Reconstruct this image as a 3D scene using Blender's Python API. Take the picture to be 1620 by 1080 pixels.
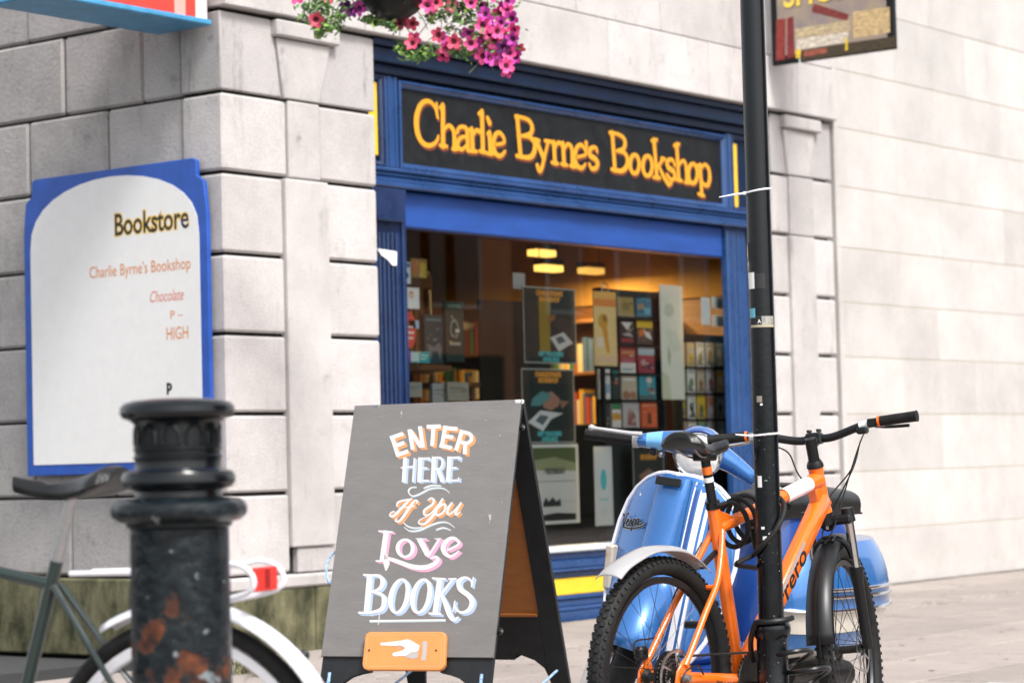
import bpy, bmesh, math, random
from mathutils import Vector, Matrix, noise
random.seed(7)
SC = bpy.context.scene
for o in list(bpy.data.objects): bpy.data.objects.remove(o)
COL = SC.collection
PI = math.pi
R = math.radians

# ------------------------------------------------------------------ camera, sky, sun, exposure
# world axes: X runs along the shop front, Y into the building, Z up
FPX, YAW, PITCH, ROLL = 3825.3, 0.65809, 0.05068, -0.02572
CAM = Vector((0.0, -8.9926, 0.98))
FWD = Vector((math.cos(YAW)*math.cos(PITCH), math.sin(YAW)*math.cos(PITCH), math.sin(PITCH)))
_r = Vector((math.sin(YAW), -math.cos(YAW), 0)); _u = _r.cross(FWD)
RGT = _r*math.cos(ROLL) + _u*math.sin(ROLL)
UP = -_r*math.sin(ROLL) + _u*math.cos(ROLL)
cd = bpy.data.cameras.new('camera'); co = bpy.data.objects.new('camera', cd); COL.objects.link(co)
cd.sensor_width = 36; cd.lens = FPX/1620*36; cd.clip_end = 500; cd.clip_start = .1
m3 = Matrix((RGT, UP, -FWD)).transposed().to_4x4(); m3.translation = CAM
co.matrix_world = m3
cd.dof.use_dof = True; cd.dof.focus_distance = 8.0; cd.dof.aperture_fstop = 4.2
SC.camera = co

W = bpy.data.worlds.new('World'); SC.world = W; W.use_nodes = True
nt = W.node_tree; bg = nt.nodes['Background']
sky = nt.nodes.new('ShaderNodeTexSky'); sky.sky_type = 'NISHITA'; sky.sun_disc = False
SUN_EL, SUN_AZ = R(52), R(-108)          # azimuth of the sun seen from the scene: towards the street and a little to the right
sky.sun_elevation = SUN_EL; sky.sun_rotation = PI/2 - SUN_AZ
sky.air_density = 1.0; sky.dust_density = 3.0; sky.ozone_density = 1.0
hsv = nt.nodes.new('ShaderNodeHueSaturation'); hsv.inputs['Saturation'].default_value = .25   # overcast: a grey-white sky
nt.links.new(sky.outputs[0], hsv.inputs['Color']); nt.links.new(hsv.outputs[0], bg.inputs['Color'])
bg.inputs['Strength'].default_value = .115
sl = bpy.data.lights.new('sun', 'SUN'); sl.energy = 1.5; sl.angle = R(14); sl.color = (1, .965, .94)
so = bpy.data.objects.new('sun', sl); COL.objects.link(so)
sd = Vector((math.cos(SUN_AZ)*math.cos(SUN_EL), math.sin(SUN_AZ)*math.cos(SUN_EL), math.sin(SUN_EL)))
so.rotation_euler = sd.to_track_quat('Z', 'Y').to_euler(); so.location = (12, -20, 30)
SC.view_settings.view_transform = 'Standard'; SC.view_settings.look = 'None'
SC.view_settings.exposure = 1.30; SC.view_settings.gamma = 1; SC.view_settings.use_curve_mapping = False
SC.cycles.max_bounces = 8; SC.cycles.glossy_bounces = 4; SC.cycles.transparent_max_bounces = 12
SC.cycles.use_denoising = True; SC.cycles.sample_clamp_indirect = 6

# ------------------------------------------------------------------ where a line of sight meets a plane
def ray(x, y): return FWD + RGT*((x-810)/FPX) - UP*((y-540)/FPX)
def fac(x, y, y0=0.0):
    d = ray(x, y); return CAM + d*((y0-CAM.y)/d.y)
def dep(x, y, t): return CAM + ray(x, y)*t
def onp(x, y, p0, n):
    d = ray(x, y); return CAM + d*((p0-CAM).dot(n)/d.dot(n))

# ------------------------------------------------------------------ mesh helpers
def cr(pts, n=6, closed=False):
    P = [Vector(p) for p in pts]; L = len(P); out = []
    if L < 3 and not closed: return P
    for i in range(L if closed else L-1):
        if closed: a, b, c, d = P[(i-1) % L], P[i], P[(i+1) % L], P[(i+2) % L]
        else: a, b, c, d = P[max(i-1, 0)], P[i], P[i+1], P[min(i+2, L-1)]
        for k in range(n):
            t = k/n
            out.append(.5*((2*b)+(c-a)*t+(2*a-5*b+4*c-d)*t*t+(3*b-a-3*c+d)*t**3))
    if not closed: out.append(P[-1])
    return out

class MB:
    def __init__(s): s.v = []; s.f = []; s.m = []
    def add(s, vs, fs, mi=0):
        b = len(s.v); s.v += [tuple(v) for v in vs]
        for f in fs: s.f.append(tuple(b+i for i in f)); s.m.append(mi)
        return s
    def box(s, x0, x1, y0, y1, z0, z1, c=0, mi=0, M=None):
        x0, x1 = min(x0, x1), max(x0, x1); y0, y1 = min(y0, y1), max(y0, y1); z0, z1 = min(z0, z1), max(z0, z1)
        if c <= 0:
            vs = [(x, y, z) for x in (x0, x1) for y in (y0, y1) for z in (z0, z1)]
            fs = [(0, 1, 3, 2), (4, 6, 7, 5), (0, 4, 5, 1), (2, 3, 7, 6), (0, 2, 6, 4), (1, 5, 7, 3)]
        else:
            c = min(c, (x1-x0)*.45, (y1-y0)*.45, (z1-z0)*.45)
            vs = []; ix = {}
            for i, x in enumerate((x0, x1)):
                for j, y in enumerate((y0, y1)):
                    for k, z in enumerate((z0, z1)):
                        dx = c if i == 0 else -c; dy = c if j == 0 else -c; dz = c if k == 0 else -c
                        ix[i, j, k] = len(vs); vs += [(x, y+dy, z+dz), (x+dx, y, z+dz), (x+dx, y+dy, z)]
            g = lambda i, j, k, a: ix[i, j, k]+a
            fs = []
            fs += [(g(0,0,0,0), g(0,0,1,0), g(0,1,1,0), g(0,1,0,0)), (g(1,0,0,0), g(1,1,0,0), g(1,1,1,0), g(1,0,1,0))]
            fs += [(g(0,0,0,1), g(1,0,0,1), g(1,0,1,1), g(0,0,1,1)), (g(0,1,0,1), g(0,1,1,1), g(1,1,1,1), g(1,1,0,1))]
            fs += [(g(0,0,0,2), g(0,1,0,2), g(1,1,0,2), g(1,0,0,2)), (g(0,0,1,2), g(1,0,1,2), g(1,1,1,2), g(0,1,1,2))]
            for j in (0, 1):
                for k in (0, 1): fs.append((g(0,j,k,1), g(1,j,k,1), g(1,j,k,2), g(0,j,k,2)))
                for i in (0, 1): fs.append((g(i,0,j,0), g(i,1,j,0), g(i,1,j,2), g(i,0,j,2))); fs.append((g(i,j,0,0), g(i,j,1,0), g(i,j,1,1), g(i,j,0,1)))
            for i in (0, 1):
                for j in (0, 1):
                    for k in (0, 1): fs.append((g(i,j,k,0), g(i,j,k,1), g(i,j,k,2)))
        if M is not None: vs = [M @ Vector(v) for v in vs]
        return s.add(vs, fs, mi)
    def prism(s, poly, fn, d0, d1, mi=0):
        n = len(poly); vs = [fn(a, b, d0) for a, b in poly]+[fn(a, b, d1) for a, b in poly]
        fs = [tuple(range(n)), tuple(range(2*n-1, n-1, -1))]+[(i, (i+1) % n, n+(i+1) % n, n+i) for i in range(n)]
        return s.add(vs, fs, mi)
    def sheet(s, poly, fn, d, mi=0):
        return s.add([fn(a, b, d) for a, b in poly], [tuple(range(len(poly)))], mi)
    def tube(s, path, r, n=8, closed=False, caps=True, flat=1.0, mi=0, up=None):
        P = [Vector(p) for p in path]; L = len(P)
        rr = r if isinstance(r, (list, tuple)) else [r]*L
        T = []
        for i in range(L):
            a = P[(i-1) % L] if (closed or i > 0) else P[i]; b = P[(i+1) % L] if (closed or i < L-1) else P[i]
            T.append((b-a).normalized())
        u = Vector(up) if up else (Vector((0, 0, 1)) if abs(T[0].z) < .9 else Vector((1, 0, 0)))
        vs = []
        for i in range(L):
            t = T[i]; u = (u-t*u.dot(t))
            if u.length < 1e-6: u = t.orthogonal()
            u.normalize(); w = t.cross(u)
            for k in range(n):
                a = 2*PI*k/n; vs.append(P[i]+u*(math.sin(a)*rr[i]*flat)+w*(math.cos(a)*rr[i]))
        fs = []
        for i in range(L if closed else L-1):
            j = (i+1) % L
            for k in range(n): fs.append((i*n+k, i*n+(k+1) % n, j*n+(k+1) % n, j*n+k))
        if caps and not closed: fs += [tuple(range(n-1, -1, -1)), tuple((L-1)*n+k for k in range(n))]
        return s.add(vs, fs, mi)
    def lathe(s, prof, n=24, M=None, mi=0, caps=True):
        vs = []; L = len(prof)
        for r, z in prof:
            for k in range(n): a = 2*PI*k/n; vs.append(Vector((r*math.cos(a), r*math.sin(a), z)))
        fs = [(i*n+k, i*n+(k+1) % n, (i+1)*n+(k+1) % n, (i+1)*n+k) for i in range(L-1) for k in range(n)]
        if caps: fs += [tuple(range(n-1, -1, -1)), tuple((L-1)*n+k for k in range(n))]
        if M is not None: vs = [M @ v for v in vs]
        return s.add(vs, fs, mi)
    def torus(s, R0, r, M=None, n=40, k=10, mi=0, flat=1.0):
        vs = []
        for i in range(n):
            a = 2*PI*i/n
            for j in range(k):
                b = 2*PI*j/k; q = R0+r*math.cos(b); vs.append(Vector((q*math.cos(a), q*math.sin(a), r*flat*math.sin(b))))
        fs = [(i*k+j, ((i+1) % n)*k+j, ((i+1) % n)*k+(j+1) % k, i*k+(j+1) % k) for i in range(n) for j in range(k)]
        if M is not None: vs = [M @ v for v in vs]
        return s.add(vs, fs, mi)
    def ball(s, c, rx, ry=None, rz=None, n=12, M=None, mi=0):
        ry = ry or rx; rz = rz or rx; c = Vector(c); vs = []; h = n//2
        for i in range(1, h):
            a = PI*i/h
            for j in range(n): b = 2*PI*j/n; vs.append(c+Vector((rx*math.sin(a)*math.cos(b), ry*math.sin(a)*math.sin(b), rz*math.cos(a))))
        vs += [c+Vector((0, 0, rz)), c-Vector((0, 0, rz))]; t = len(vs)-2
        fs = [(i*n+j, (i+1)*n+j, (i+1)*n+(j+1) % n, i*n+(j+1) % n) for i in range(h-2) for j in range(n)]
        fs += [(t, j, (j+1) % n) for j in range(n)]+[(t+1, (h-2)*n+(j+1) % n, (h-2)*n+j) for j in range(n)]
        if M is not None: vs = [M @ v for v in vs]
        return s.add(vs, fs, mi)
    def loft(s, secs, closed=False, caps=False, mi=0):
        n = len(secs[0]); vs = [p for q in secs for p in q]; fs = []
        for i in range(len(secs)-1):
            for k in range(n if closed else n-1): fs.append((i*n+k, i*n+(k+1) % n, (i+1)*n+(k+1) % n, (i+1)*n+k))
        if caps: fs += [tuple(range(n-1, -1, -1)), tuple((len(secs)-1)*n+k for k in range(n))]
        return s.add(vs, fs, mi)
    def ribbon(s, pts, w, fn, d=0.0, mi=0, rnd=True, closed=False):
        """a painted stroke: pts in the plane, w its width (one number or one per point), fn(a,b,d) lifts it into the scene"""
        P = [Vector((p[0], p[1])) for p in pts]; L = len(P); ww = w if isinstance(w, (list, tuple)) else [w]*L
        N = []
        for i in range(L):
            a = P[(i-1) % L] if (closed or i > 0) else P[i]; b = P[(i+1) % L] if (closed or i < L-1) else P[i]
            t = (b-a); t = t.normalized() if t.length > 1e-9 else Vector((1, 0)); N.append(Vector((-t.y, t.x)))
        lo = [P[i]+N[i]*ww[i]/2 for i in range(L)]; hi = [P[i]-N[i]*ww[i]/2 for i in range(L)]
        vs = [fn(q.x, q.y, d) for q in lo]+[fn(q.x, q.y, d) for q in hi]
        fs = [(i, (i+1) % L, L+(i+1) % L, L+i) for i in range(L if closed else L-1)]
        s.add(vs, fs, mi)
        if rnd and not closed:
            for i, sg in ((0, 1), (L-1, -1)):
                a0 = math.atan2(N[i].y, N[i].x); c = P[i]; q = []
                for k in range(7): a = a0+sg*PI*k/6; q.append(fn(c.x+math.cos(a)*ww[i]/2, c.y+math.sin(a)*ww[i]/2, d))
                s.add(q, [tuple(range(7))], mi)
        return s
    def xf(s, M):
        s.v = [tuple(M @ Vector(v)) for v in s.v]; return s
    def mesh(s, name, mats, smooth=True, ang=35):
        me = bpy.data.meshes.new(name); me.from_pydata(s.v, [], s.f)
        for m in (mats if isinstance(mats, (list, tuple)) else [mats]): me.materials.append(m)
        if len(me.materials) > 1: me.polygons.foreach_set('material_index', s.m)
        bm = bmesh.new(); bm.from_mesh(me); bmesh.ops.recalc_face_normals(bm, faces=bm.faces[:]); bm.to_mesh(me); bm.free()
        if smooth:
            me.polygons.foreach_set('use_smooth', [True]*len(me.polygons)); me.set_sharp_from_angle(angle=R(ang))
        me.update(); return me
    def build(s, name, mats, parent=None, smooth=True, ang=35, world=False, bevel=0, sub=0, solid=0):
        if world and parent is not None:
            I = wmat(parent).inverted(); s.v = [tuple(I @ Vector(v)) for v in s.v]
        o = bpy.data.objects.new(name, s.mesh(name, mats, smooth, ang)); COL.objects.link(o)
        if parent is not None: o.parent = parent
        if solid: md = o.modifiers.new('s', 'SOLIDIFY'); md.thickness = solid; md.offset = 0
        if sub: md = o.modifiers.new('u', 'SUBSURF'); md.levels = md.render_levels = sub
        if bevel: md = o.modifiers.new('b', 'BEVEL'); md.width = bevel; md.segments = 2; md.limit_method = 'ANGLE'; md.angle_limit = R(40)
        return o

def wmat(o):
    m = o.matrix_basis.copy()
    while o.parent: o = o.parent; m = o.matrix_basis @ m
    return m
def tag(o, label=None, cat=None, group=None, kind=None):
    if label: o['label'] = label
    if cat: o['category'] = cat
    if group: o['group'] = group
    if kind: o['kind'] = kind
    return o
def thing(name, label, cat, loc=(0, 0, 0), rz=0, group=None):
    o = bpy.data.objects.new(name, None); COL.objects.link(o); o.location = loc; o.rotation_euler = (0, 0, rz)
    o.empty_display_size = .1
    return tag(o, label, cat, group)
def inst(name, me, parent=None, M=None):
    o = bpy.data.objects.new(name, me); COL.objects.link(o)
    if parent is not None: o.parent = parent
    if M is not None: o.matrix_basis = M
    return o
def text_mesh(txt, size, mat, bold=0.0, align='CENTER', spacing=1.0):
    cu = bpy.data.curves.new('t', 'FONT'); cu.body = txt; cu.size = size; cu.align_x = align; cu.offset = bold; cu.space_character = spacing
    cu.resolution_u = 3
    ob = bpy.data.objects.new('t', cu); COL.objects.link(ob)
    bpy.context.view_layer.update()
    me = bpy.data.meshes.new_from_object(ob.evaluated_get(bpy.context.evaluated_depsgraph_get()))
    bpy.data.objects.remove(ob); bpy.data.curves.remove(cu)
    me.materials.clear(); me.materials.append(mat); return me
def text(name, txt, size, mat, parent, M, bold=0.0, align='CENTER', sx=1.0, shear=0.0, spacing=1.0):
    me = text_mesh(txt, size, mat, bold, align, spacing)
    for v in me.vertices: v.co.x = v.co.x*sx + v.co.y*shear
    me.name = name
    return inst(name, me, parent, M)

# ------------------------------------------------------------------ materials
def mat(name, col, rough=.6, metal=0.0, var=.0, scale=6.0, bump=0.0, bscale=60.0, col2=None, thr=None, coat=0.0, spec=.5, emit=0, rvar=0.0, stretch=None, bdist=.01):
    m = bpy.data.materials.new(name); m.use_nodes = True; t = m.node_tree; b = t.nodes['Principled BSDF']
    c = (*col, 1)
    b.inputs['Roughness'].default_value = rough; b.inputs['Metallic'].default_value = metal
    b.inputs['Coat Weight'].default_value = coat; b.inputs['Coat Roughness'].default_value = .06
    b.inputs['Specular IOR Level'].default_value = spec; b.inputs['Base Color'].default_value = c
    if emit: b.inputs['Emission Color'].default_value = c; b.inputs['Emission Strength'].default_value = emit
    if var or bump or col2:
        geo = t.nodes.new('ShaderNodeNewGeometry'); vec = geo.outputs['Position']
        if stretch:
            mp = t.nodes.new('ShaderNodeMapping'); mp.inputs['Scale'].default_value = stretch; t.links.new(vec, mp.inputs['Vector']); vec = mp.outputs[0]
    if var or col2:
        n = t.nodes.new('ShaderNodeTexNoise'); n.inputs['Scale'].default_value = scale; n.inputs['Detail'].default_value = 8; n.inputs['Roughness'].default_value = .65
        t.links.new(vec, n.inputs['Vector'])
        rp = t.nodes.new('ShaderNodeValToRGB'); e = rp.color_ramp.elements
        lo, hi = thr if thr else (.3, .7)
        e[0].position = lo; e[1].position = hi
        c2 = col2 if col2 else tuple(x*(1+var) for x in col); c1 = col if col2 else tuple(x*(1-var) for x in col)
        e[0].color = (*c1, 1); e[1].color = (*c2, 1)
        t.links.new(n.outputs['Fac'], rp.inputs[0]); t.links.new(rp.outputs[0], b.inputs['Base Color'])
        if rvar:
            mr = t.nodes.new('ShaderNodeMapRange'); mr.inputs[3].default_value = rough-rvar; mr.inputs[4].default_value = rough+rvar
            mr.inputs[1].default_value = .3; mr.inputs[2].default_value = .7
            t.links.new(n.outputs['Fac'], mr.inputs[0]); t.links.new(mr.outputs[0], b.inputs['Roughness'])
    if bump:
        n2 = t.nodes.new('ShaderNodeTexNoise'); n2.inputs['Scale'].default_value = bscale; n2.inputs['Detail'].default_value = 5
        t.links.new(vec, n2.inputs['Vector'])
        bp = t.nodes.new('ShaderNodeBump'); bp.inputs['Strength'].default_value = bump; bp.inputs['Distance'].default_value = bdist
        t.links.new(n2.outputs['Fac'], bp.inputs['Height']); t.links.new(bp.outputs[0], b.inputs['Normal'])
    return m

def stone_mat(name, base, dark, bumpy=.5, stain=.5, mscale=2.2, fine=90):
    """pale dressed stone: cloudy grey patches, a pitted skin and run-off streaks down from the ledges"""
    m = bpy.data.materials.new(name); m.use_nodes = True; t = m.node_tree; b = t.nodes['Principled BSDF']; N = t.nodes.new; Lk = t.links.new
    geo = N('ShaderNodeNewGeometry'); pos = geo.outputs['Position']
    def nz(sc, det=6, rough=.6, st=None):
        n = N('ShaderNodeTexNoise'); n.inputs['Scale'].default_value = sc; n.inputs['Detail'].default_value = det; n.inputs['Roughness'].default_value = rough
        if st: mp = N('ShaderNodeMapping'); mp.inputs['Scale'].default_value = st; Lk(pos, mp.inputs['Vector']); Lk(mp.outputs[0], n.inputs['Vector'])
        else: Lk(pos, n.inputs['Vector'])
        return n.outputs['Fac']
    def ramp(f, a, c, p0, p1):
        r = N('ShaderNodeValToRGB'); e = r.color_ramp.elements; e[0].position = p0; e[1].position = p1; e[0].color = a; e[1].color = c; Lk(f, r.inputs[0]); return r.outputs[0]
    def mix(kind, fac, a, c):
        x = N('ShaderNodeMix'); x.data_type = 'RGBA'; x.blend_type = kind
        if isinstance(fac, (int, float)): x.inputs[0].default_value = fac
        else: Lk(fac, x.inputs[0])
        Lk(a, x.inputs[6]); Lk(c, x.inputs[7]); return x.outputs[2]
    w = (1, 1, 1, 1)
    c1 = ramp(nz(mscale, 8, .7), (*[x*.80 for x in base], 1), (*base, 1), .34, .62)
    sp = ramp(nz(fine, 3, .8), (.72, .70, .69, 1), w, .34, .52)
    c = mix('MULTIPLY', .6, c1, sp)
    st = ramp(nz(1.0, 7, .72, (5, 5, 1.1)), w, (*dark, 1), .57, .84)
    c = mix('MULTIPLY', stain, c, st)
    bl = ramp(nz(6, 6, .75), (*dark, 1), w, .24, .40)
    c = mix('MULTIPLY', stain*.8, c, bl)
    hs = N('ShaderNodeObjectInfo'); rr = N('ShaderNodeMapRange'); rr.inputs[3].default_value = .90; rr.inputs[4].default_value = 1.06
    Lk(hs.outputs['Random'], rr.inputs[0])
    hv = N('ShaderNodeHueSaturation'); Lk(rr.outputs[0], hv.inputs['Value']); Lk(c, hv.inputs['Color'])
    Lk(hv.outputs[0], b.inputs['Base Color']); b.inputs['Roughness'].default_value = .85; b.inputs['Specular IOR Level'].default_value = .25
    bp = N('ShaderNodeBump'); bp.inputs['Strength'].default_value = bumpy; bp.inputs['Distance'].default_value = .006
    Lk(nz(fine*.8, 4, .7), bp.inputs['Height']); Lk(bp.outputs[0], b.inputs['Normal'])
    return m

M = {}
M['stone'] = stone_mat('pale limestone', (.585, .552, .538), (.27, .262, .255), .8, .68)
M['smooth_stone'] = stone_mat('smooth dressed limestone', (.535, .507, .493), (.20, .20, .20), .2, .68, 2.2, 140)
M['rough_stone'] = stone_mat('rough grimy limestone', (.46, .438, .422), (.16, .155, .15), 1.0, .8, 3.2, 60)
M['stained_stone'] = stone_mat('run-off stained limestone', (.50, .475, .465), (.09, .09, .09), .6, 1.0, 1.7, 90)
M['mossy'] = mat('mossy streaked plinth stone', (.035, .037, .020), .9, col2=(.175, .165, .095), scale=2.6, stretch=(3.2, 3.2, 1.5), thr=(.36, .64), bump=.5, bscale=40, spec=.2)
M['mortar'] = mat('dark joint', (.014, .013, .012), .95, var=.3, scale=20)
M['cream'] = stone_mat('cream painted render', (.60, .572, .545), (.44, .42, .39), .16, .35, 1.2, 120)
M['cream_joint'] = mat('buff joint', (.46, .40, .30), .9)
M['shade_navy'] = mat('navy gloss paint with shade painted in', (.004, .016, .048), .35, var=.3, scale=5, bump=.08, bscale=30, spec=.3)  # darker copy of the navy: shade under the lintel put into the colour
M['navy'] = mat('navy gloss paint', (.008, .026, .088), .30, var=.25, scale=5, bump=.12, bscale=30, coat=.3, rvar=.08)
M['blue'] = mat('blue gloss paint', (.014, .056, .175), .30, var=.2, scale=4, bump=.10, bscale=24, coat=.3, rvar=.08)
M['blind'] = mat('royal blue blind cloth', (.009, .058, .27), .55, var=.18, scale=3, stretch=(1, 1, 4))
M['board'] = mat('black sign board', (.006, .0065, .008), .55, spec=.2, col2=(.016, .018, .020), scale=9, bump=.1, bscale=60, rvar=.12)
M['gold'] = mat('gold signwriting', (.72, .32, .016), .5, var=.08, scale=40)
M['gold_shade'] = mat('red brown signwriting shade', (.16, .035, .014), .5)
M['yellow'] = mat('yellow paint', (.82, .52, .03), .4, var=.06, scale=8)
M['white_paint'] = mat('white paint', (.70, .73, .71), .45, var=.06, scale=12)
M['sill'] = mat('worn pale sill paint', (.60, .64, .66), .4, var=.18, scale=14)
M['paper'] = mat('white paper', (.80, .79, .77), .7, var=.03, scale=15)
M['black_paint'] = mat('black gloss street paint', (.003, .0045, .006), .20, var=.3, scale=10, bump=.12, bscale=55, rvar=.08, bdist=.003, spec=.4)
M['dark_grey'] = mat('dark grey board edge', (.012, .0135, .015), .5, spec=.35, var=.3, scale=14, bump=.1, bscale=80)
M['rubber'] = mat('black rubber', (.0055, .006, .0065), .65, spec=.3, col2=(.017, .016, .014), thr=(.4, .75), scale=28, bump=.2, bscale=150)
M['plastic'] = mat('black plastic', (.005, .0055, .006), .36, spec=.4, var=.2, scale=30)
M['chrome'] = mat('chrome', (.70, .70, .70), .14, metal=1, var=.06, scale=30)
M['steel'] = mat('brushed steel', (.45, .45, .45), .34, metal=1, var=.15, scale=60)
M['dark_steel'] = mat('oily dark steel', (.045, .042, .040), .42, metal=.8, var=.4, scale=60)
M['orange'] = mat('orange bicycle paint', (.80, .145, .006), .30, coat=.7, var=.04, scale=20)
M['silver'] = mat('silver painted plastic', (.44, .43, .43), .30, metal=.3, coat=.5, var=.05, scale=20)
M['white_gloss'] = mat('white gloss metal', (.76, .76, .80), .22, coat=.5, var=.03, scale=10)
M['red'] = mat('red plastic', (.62, .02, .012), .3, var=.15, scale=60)
M['scooter_blue'] = mat('sky blue scooter paint', (.030, .155, .44), .26, metal=.35, coat=1.0, var=.07, scale=7, rvar=.05)
M['scooter_navy'] = mat('dark blue scooter paint', (.015, .06, .26), .3, coat=.6, var=.1, scale=6)
M['scooter_cream'] = mat('cream scooter paint', (.62, .58, .50), .28, coat=.6, var=.05, scale=8)
M['leather'] = mat('black vinyl', (.006, .006, .006), .33, var=.2, scale=16, bump=.15, bscale=120)

def glass_mat(name, tint=(.93, .97, .96), rough=0.0):
    m = bpy.data.materials.new(name); m.use_nodes = True; t = m.node_tree; t.nodes.remove(t.nodes['Principled BSDF']); out = t.nodes['Material Output']
    tr = t.nodes.new('ShaderNodeBsdfTransparent'); tr.inputs[0].default_value = (*tint, 1)
    gl = t.nodes.new('ShaderNodeBsdfGlossy'); gl.inputs['Roughness'].default_value = rough
    fr = t.nodes.new('ShaderNodeFresnel'); fr.inputs[0].default_value = 1.52
    mx = t.nodes.new('ShaderNodeMixShader'); a = t.nodes.new('ShaderNodeMath'); a.operation = 'MULTIPLY'; a.inputs[1].default_value = 2; t.links.new(fr.outputs[0], a.inputs[0])   # both faces of the pane
    c = t.nodes.new('ShaderNodeMath'); c.operation = 'ADD'; c.inputs[1].default_value = 1; t.links.new(fr.outputs[0], c.inputs[0])
    d = t.nodes.new('ShaderNodeMath'); d.operation = 'DIVIDE'; t.links.new(a.outputs[0], d.inputs[0]); t.links.new(c.outputs[0], d.inputs[1])
    t.links.new(d.outputs[0], mx.inputs[0]); t.links.new(tr.outputs[0], mx.inputs[1]); t.links.new(gl.outputs[0], mx.inputs[2])
    t.links.new(mx.outputs[0], out.inputs['Surface']); return m
M['glass'] = glass_mat('shop window glass')

_pc = {}
def flat(col, rough=.55):
    k = tuple(round(c, 3) for c in col)
    if k not in _pc: _pc[k] = mat('print %02x%02x%02x' % tuple(int(min(1, c)**.4545*255) for c in k), col, rough)
    return _pc[k]
# ------------------------------------------------------------------ ground and pavement
M['pave'] = stone_mat('warm concrete paving', (.36, .315, .285), (.15, .135, .12), .5, .75, 1.3, 70)
M['asphalt'] = mat('road asphalt', (.045, .045, .046), .85, var=.3, scale=30, bump=.5, bscale=120)
g = MB().box(-60, 80, -60, 60, -.50, -.035)
tag(g.build('ground', M['asphalt'], smooth=False), kind='structure')
pv = tag(MB().box(-4, 40, -4.20, .60, -.34, -.014).build('pavement', M['mortar'], smooth=False), kind='structure')
random.seed(3)
slabs = [MB().box(0, .888, 0, .588, -.05, 0, c=.006).mesh('paving_slab', M['pave'], False) for k in range(1)]
y = -.02; row = 0
while y > -4.1:
    if row == 2: y -= .30; row += 1; continue          # the strip of small setts
    x = 6.3 - (row % 2)*.45
    while x < 20 - abs(y)*.6:
        inst('paving_slab', slabs[0], pv, Matrix.Translation((x, y-.59, random.uniform(-.0025, .0025))))
        x += .9
    y -= .6; row += 1
gum = MB(); rg = random.Random(17)
for k in range(150):
    gx, gy = rg.uniform(6.5, 17), rg.uniform(-4, -.1); r_ = rg.uniform(.008, .022)
    gum.add([(gx+r_*rg.uniform(.7, 1.2)*math.cos(a), gy+r_*rg.uniform(.7, 1.2)*math.sin(a), .0045) for a in (0, .9, 1.8, 2.7, 3.6, 4.5, 5.4)], [(0, 1, 2, 3, 4, 5, 6)])
tag(gum.build('gum_spots', mat('old chewing gum', (.13, .12, .11), .8), pv, smooth=False), kind='stuff')
sb = MB(); x = 6.0
while x < 20:
    for k in range(3):
        yy = -1.225-.098*k-.095; sb.box(x+(k % 2)*.06, x+.128+(k % 2)*.06, yy, yy+.088, -.05, random.uniform(-.006, .004), c=.012)
    x += .138
tag(sb.build('sett_strip', M['pave'], pv, smooth=False), kind='stuff')
MB().box(-4, 40, -4.50, -4.205, -.40, .0, c=.015).build('kerb', M['smooth_stone'], pv)
tag(MB().box(-4, 40, -12, -4.505, -.40, -.002).build('road', M['pave'], smooth=False), kind='structure')

# ------------------------------------------------------------------ the bookshop building
BX = 9.165
bld = thing('bookshop_building', 'pale limestone corner building with blue shopfront and gold lettered sign', 'building', (BX, 0, 0))
def bpart(name, mb, m, parent=None, **k):
    # everything is written in scene coordinates and moved into the frame of its parent
    return mb.build(name, m, parent or bld, world=True, **k)
ZJ = [.42, .857, 1.285, 1.71, 2.135, 2.57, 3.0, 3.45]
G = .0105
rnd = random.Random(11)
def block(x0, x1, y0, y1, z0, z1, m='stone', c=.012, j=.003):
    d = rnd.uniform(-j, j)
    return bpart('stone_block', MB().box(x0, x1, y0+d, y1, z0+G, z1-G, c=c), M[m], ang=28)
def pier(xa, xb, sa, sb_, na, nb, ret=.30):
    for i in range(len(ZJ)-1):
        z0, z1 = ZJ[i], ZJ[i+1]
        top = i == len(ZJ)-2
        a, b = (sa, sb_)
        if i == len(ZJ)-3: a, b = na, nb
        mm = 'stained_stone' if top else 'stone'
        if top:
            f = lambda p, q, d: Vector((p, d, q))
            bpart('stone_block', MB().prism([(xa, z0+G), (sa+.0, z0+G), (sa-.05, z1-.11), (sa-.075, z1-.02), (xa, z1-.02)], f, rnd.uniform(0, .003), ret), M[mm], bevel=.008)
            bpart('stone_block', MB().prism([(sb_-.05, z0+G), (xb, z0+G), (xb, z1-.02), (sb_+.09, z1-.02), (sb_+.05, z1-.11)], f, rnd.uniform(0, .003), ret), M[mm], bevel=.008)
        else:
            block(xa, a-.004, 0, ret, z0, z1, mm); block(b+.004, xb, 0, ret, z0, z1, mm)
    # the raised strip with its tapered head, cap and foot
    z = ZJ
    bpart('pilaster_strip', MB().box(sa, sb_, -.022, .28, .562, z[5]-.004, c=.008), M['smooth_stone'], ang=28)
    bpart('pilaster_neck', MB().box(na, nb, -.017, .28, z[5]+.002, z[6]-.004, c=.008), M['smooth_stone'], ang=28)
    f = lambda p, q, d: Vector((p, d, q))
    bpart('pilaster_head', MB().prism([(sa, z[6]+.006), (sb_-.052, z[6]+.006), (sb_+.045, 3.333), (sa-.046, 3.333)], f, -.018, .28), M['smooth_stone'], bevel=.006)
    bpart('pilaster_cap', MB().box(sa-.075, sb_+.095, -.052, .28, 3.338, 3.428, c=.010), M['smooth_stone'], ang=28)
    bpart('pilaster_foot', MB().box(sa+.052, sb_+.0, -.004, .28, .42+.004, .558, c=.006), M['smooth_stone'], ang=28)
pier(BX, 10.41, 9.632, 9.975, 9.667, 9.922)
pier(14.70, 15.545, 14.905, 15.245, 14.92, 15.25)
bpart('wall_core', MB().box(BX+.035, 10.39, .035, .300, .02, 5.6), M['mortar'], smooth=False)
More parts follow.
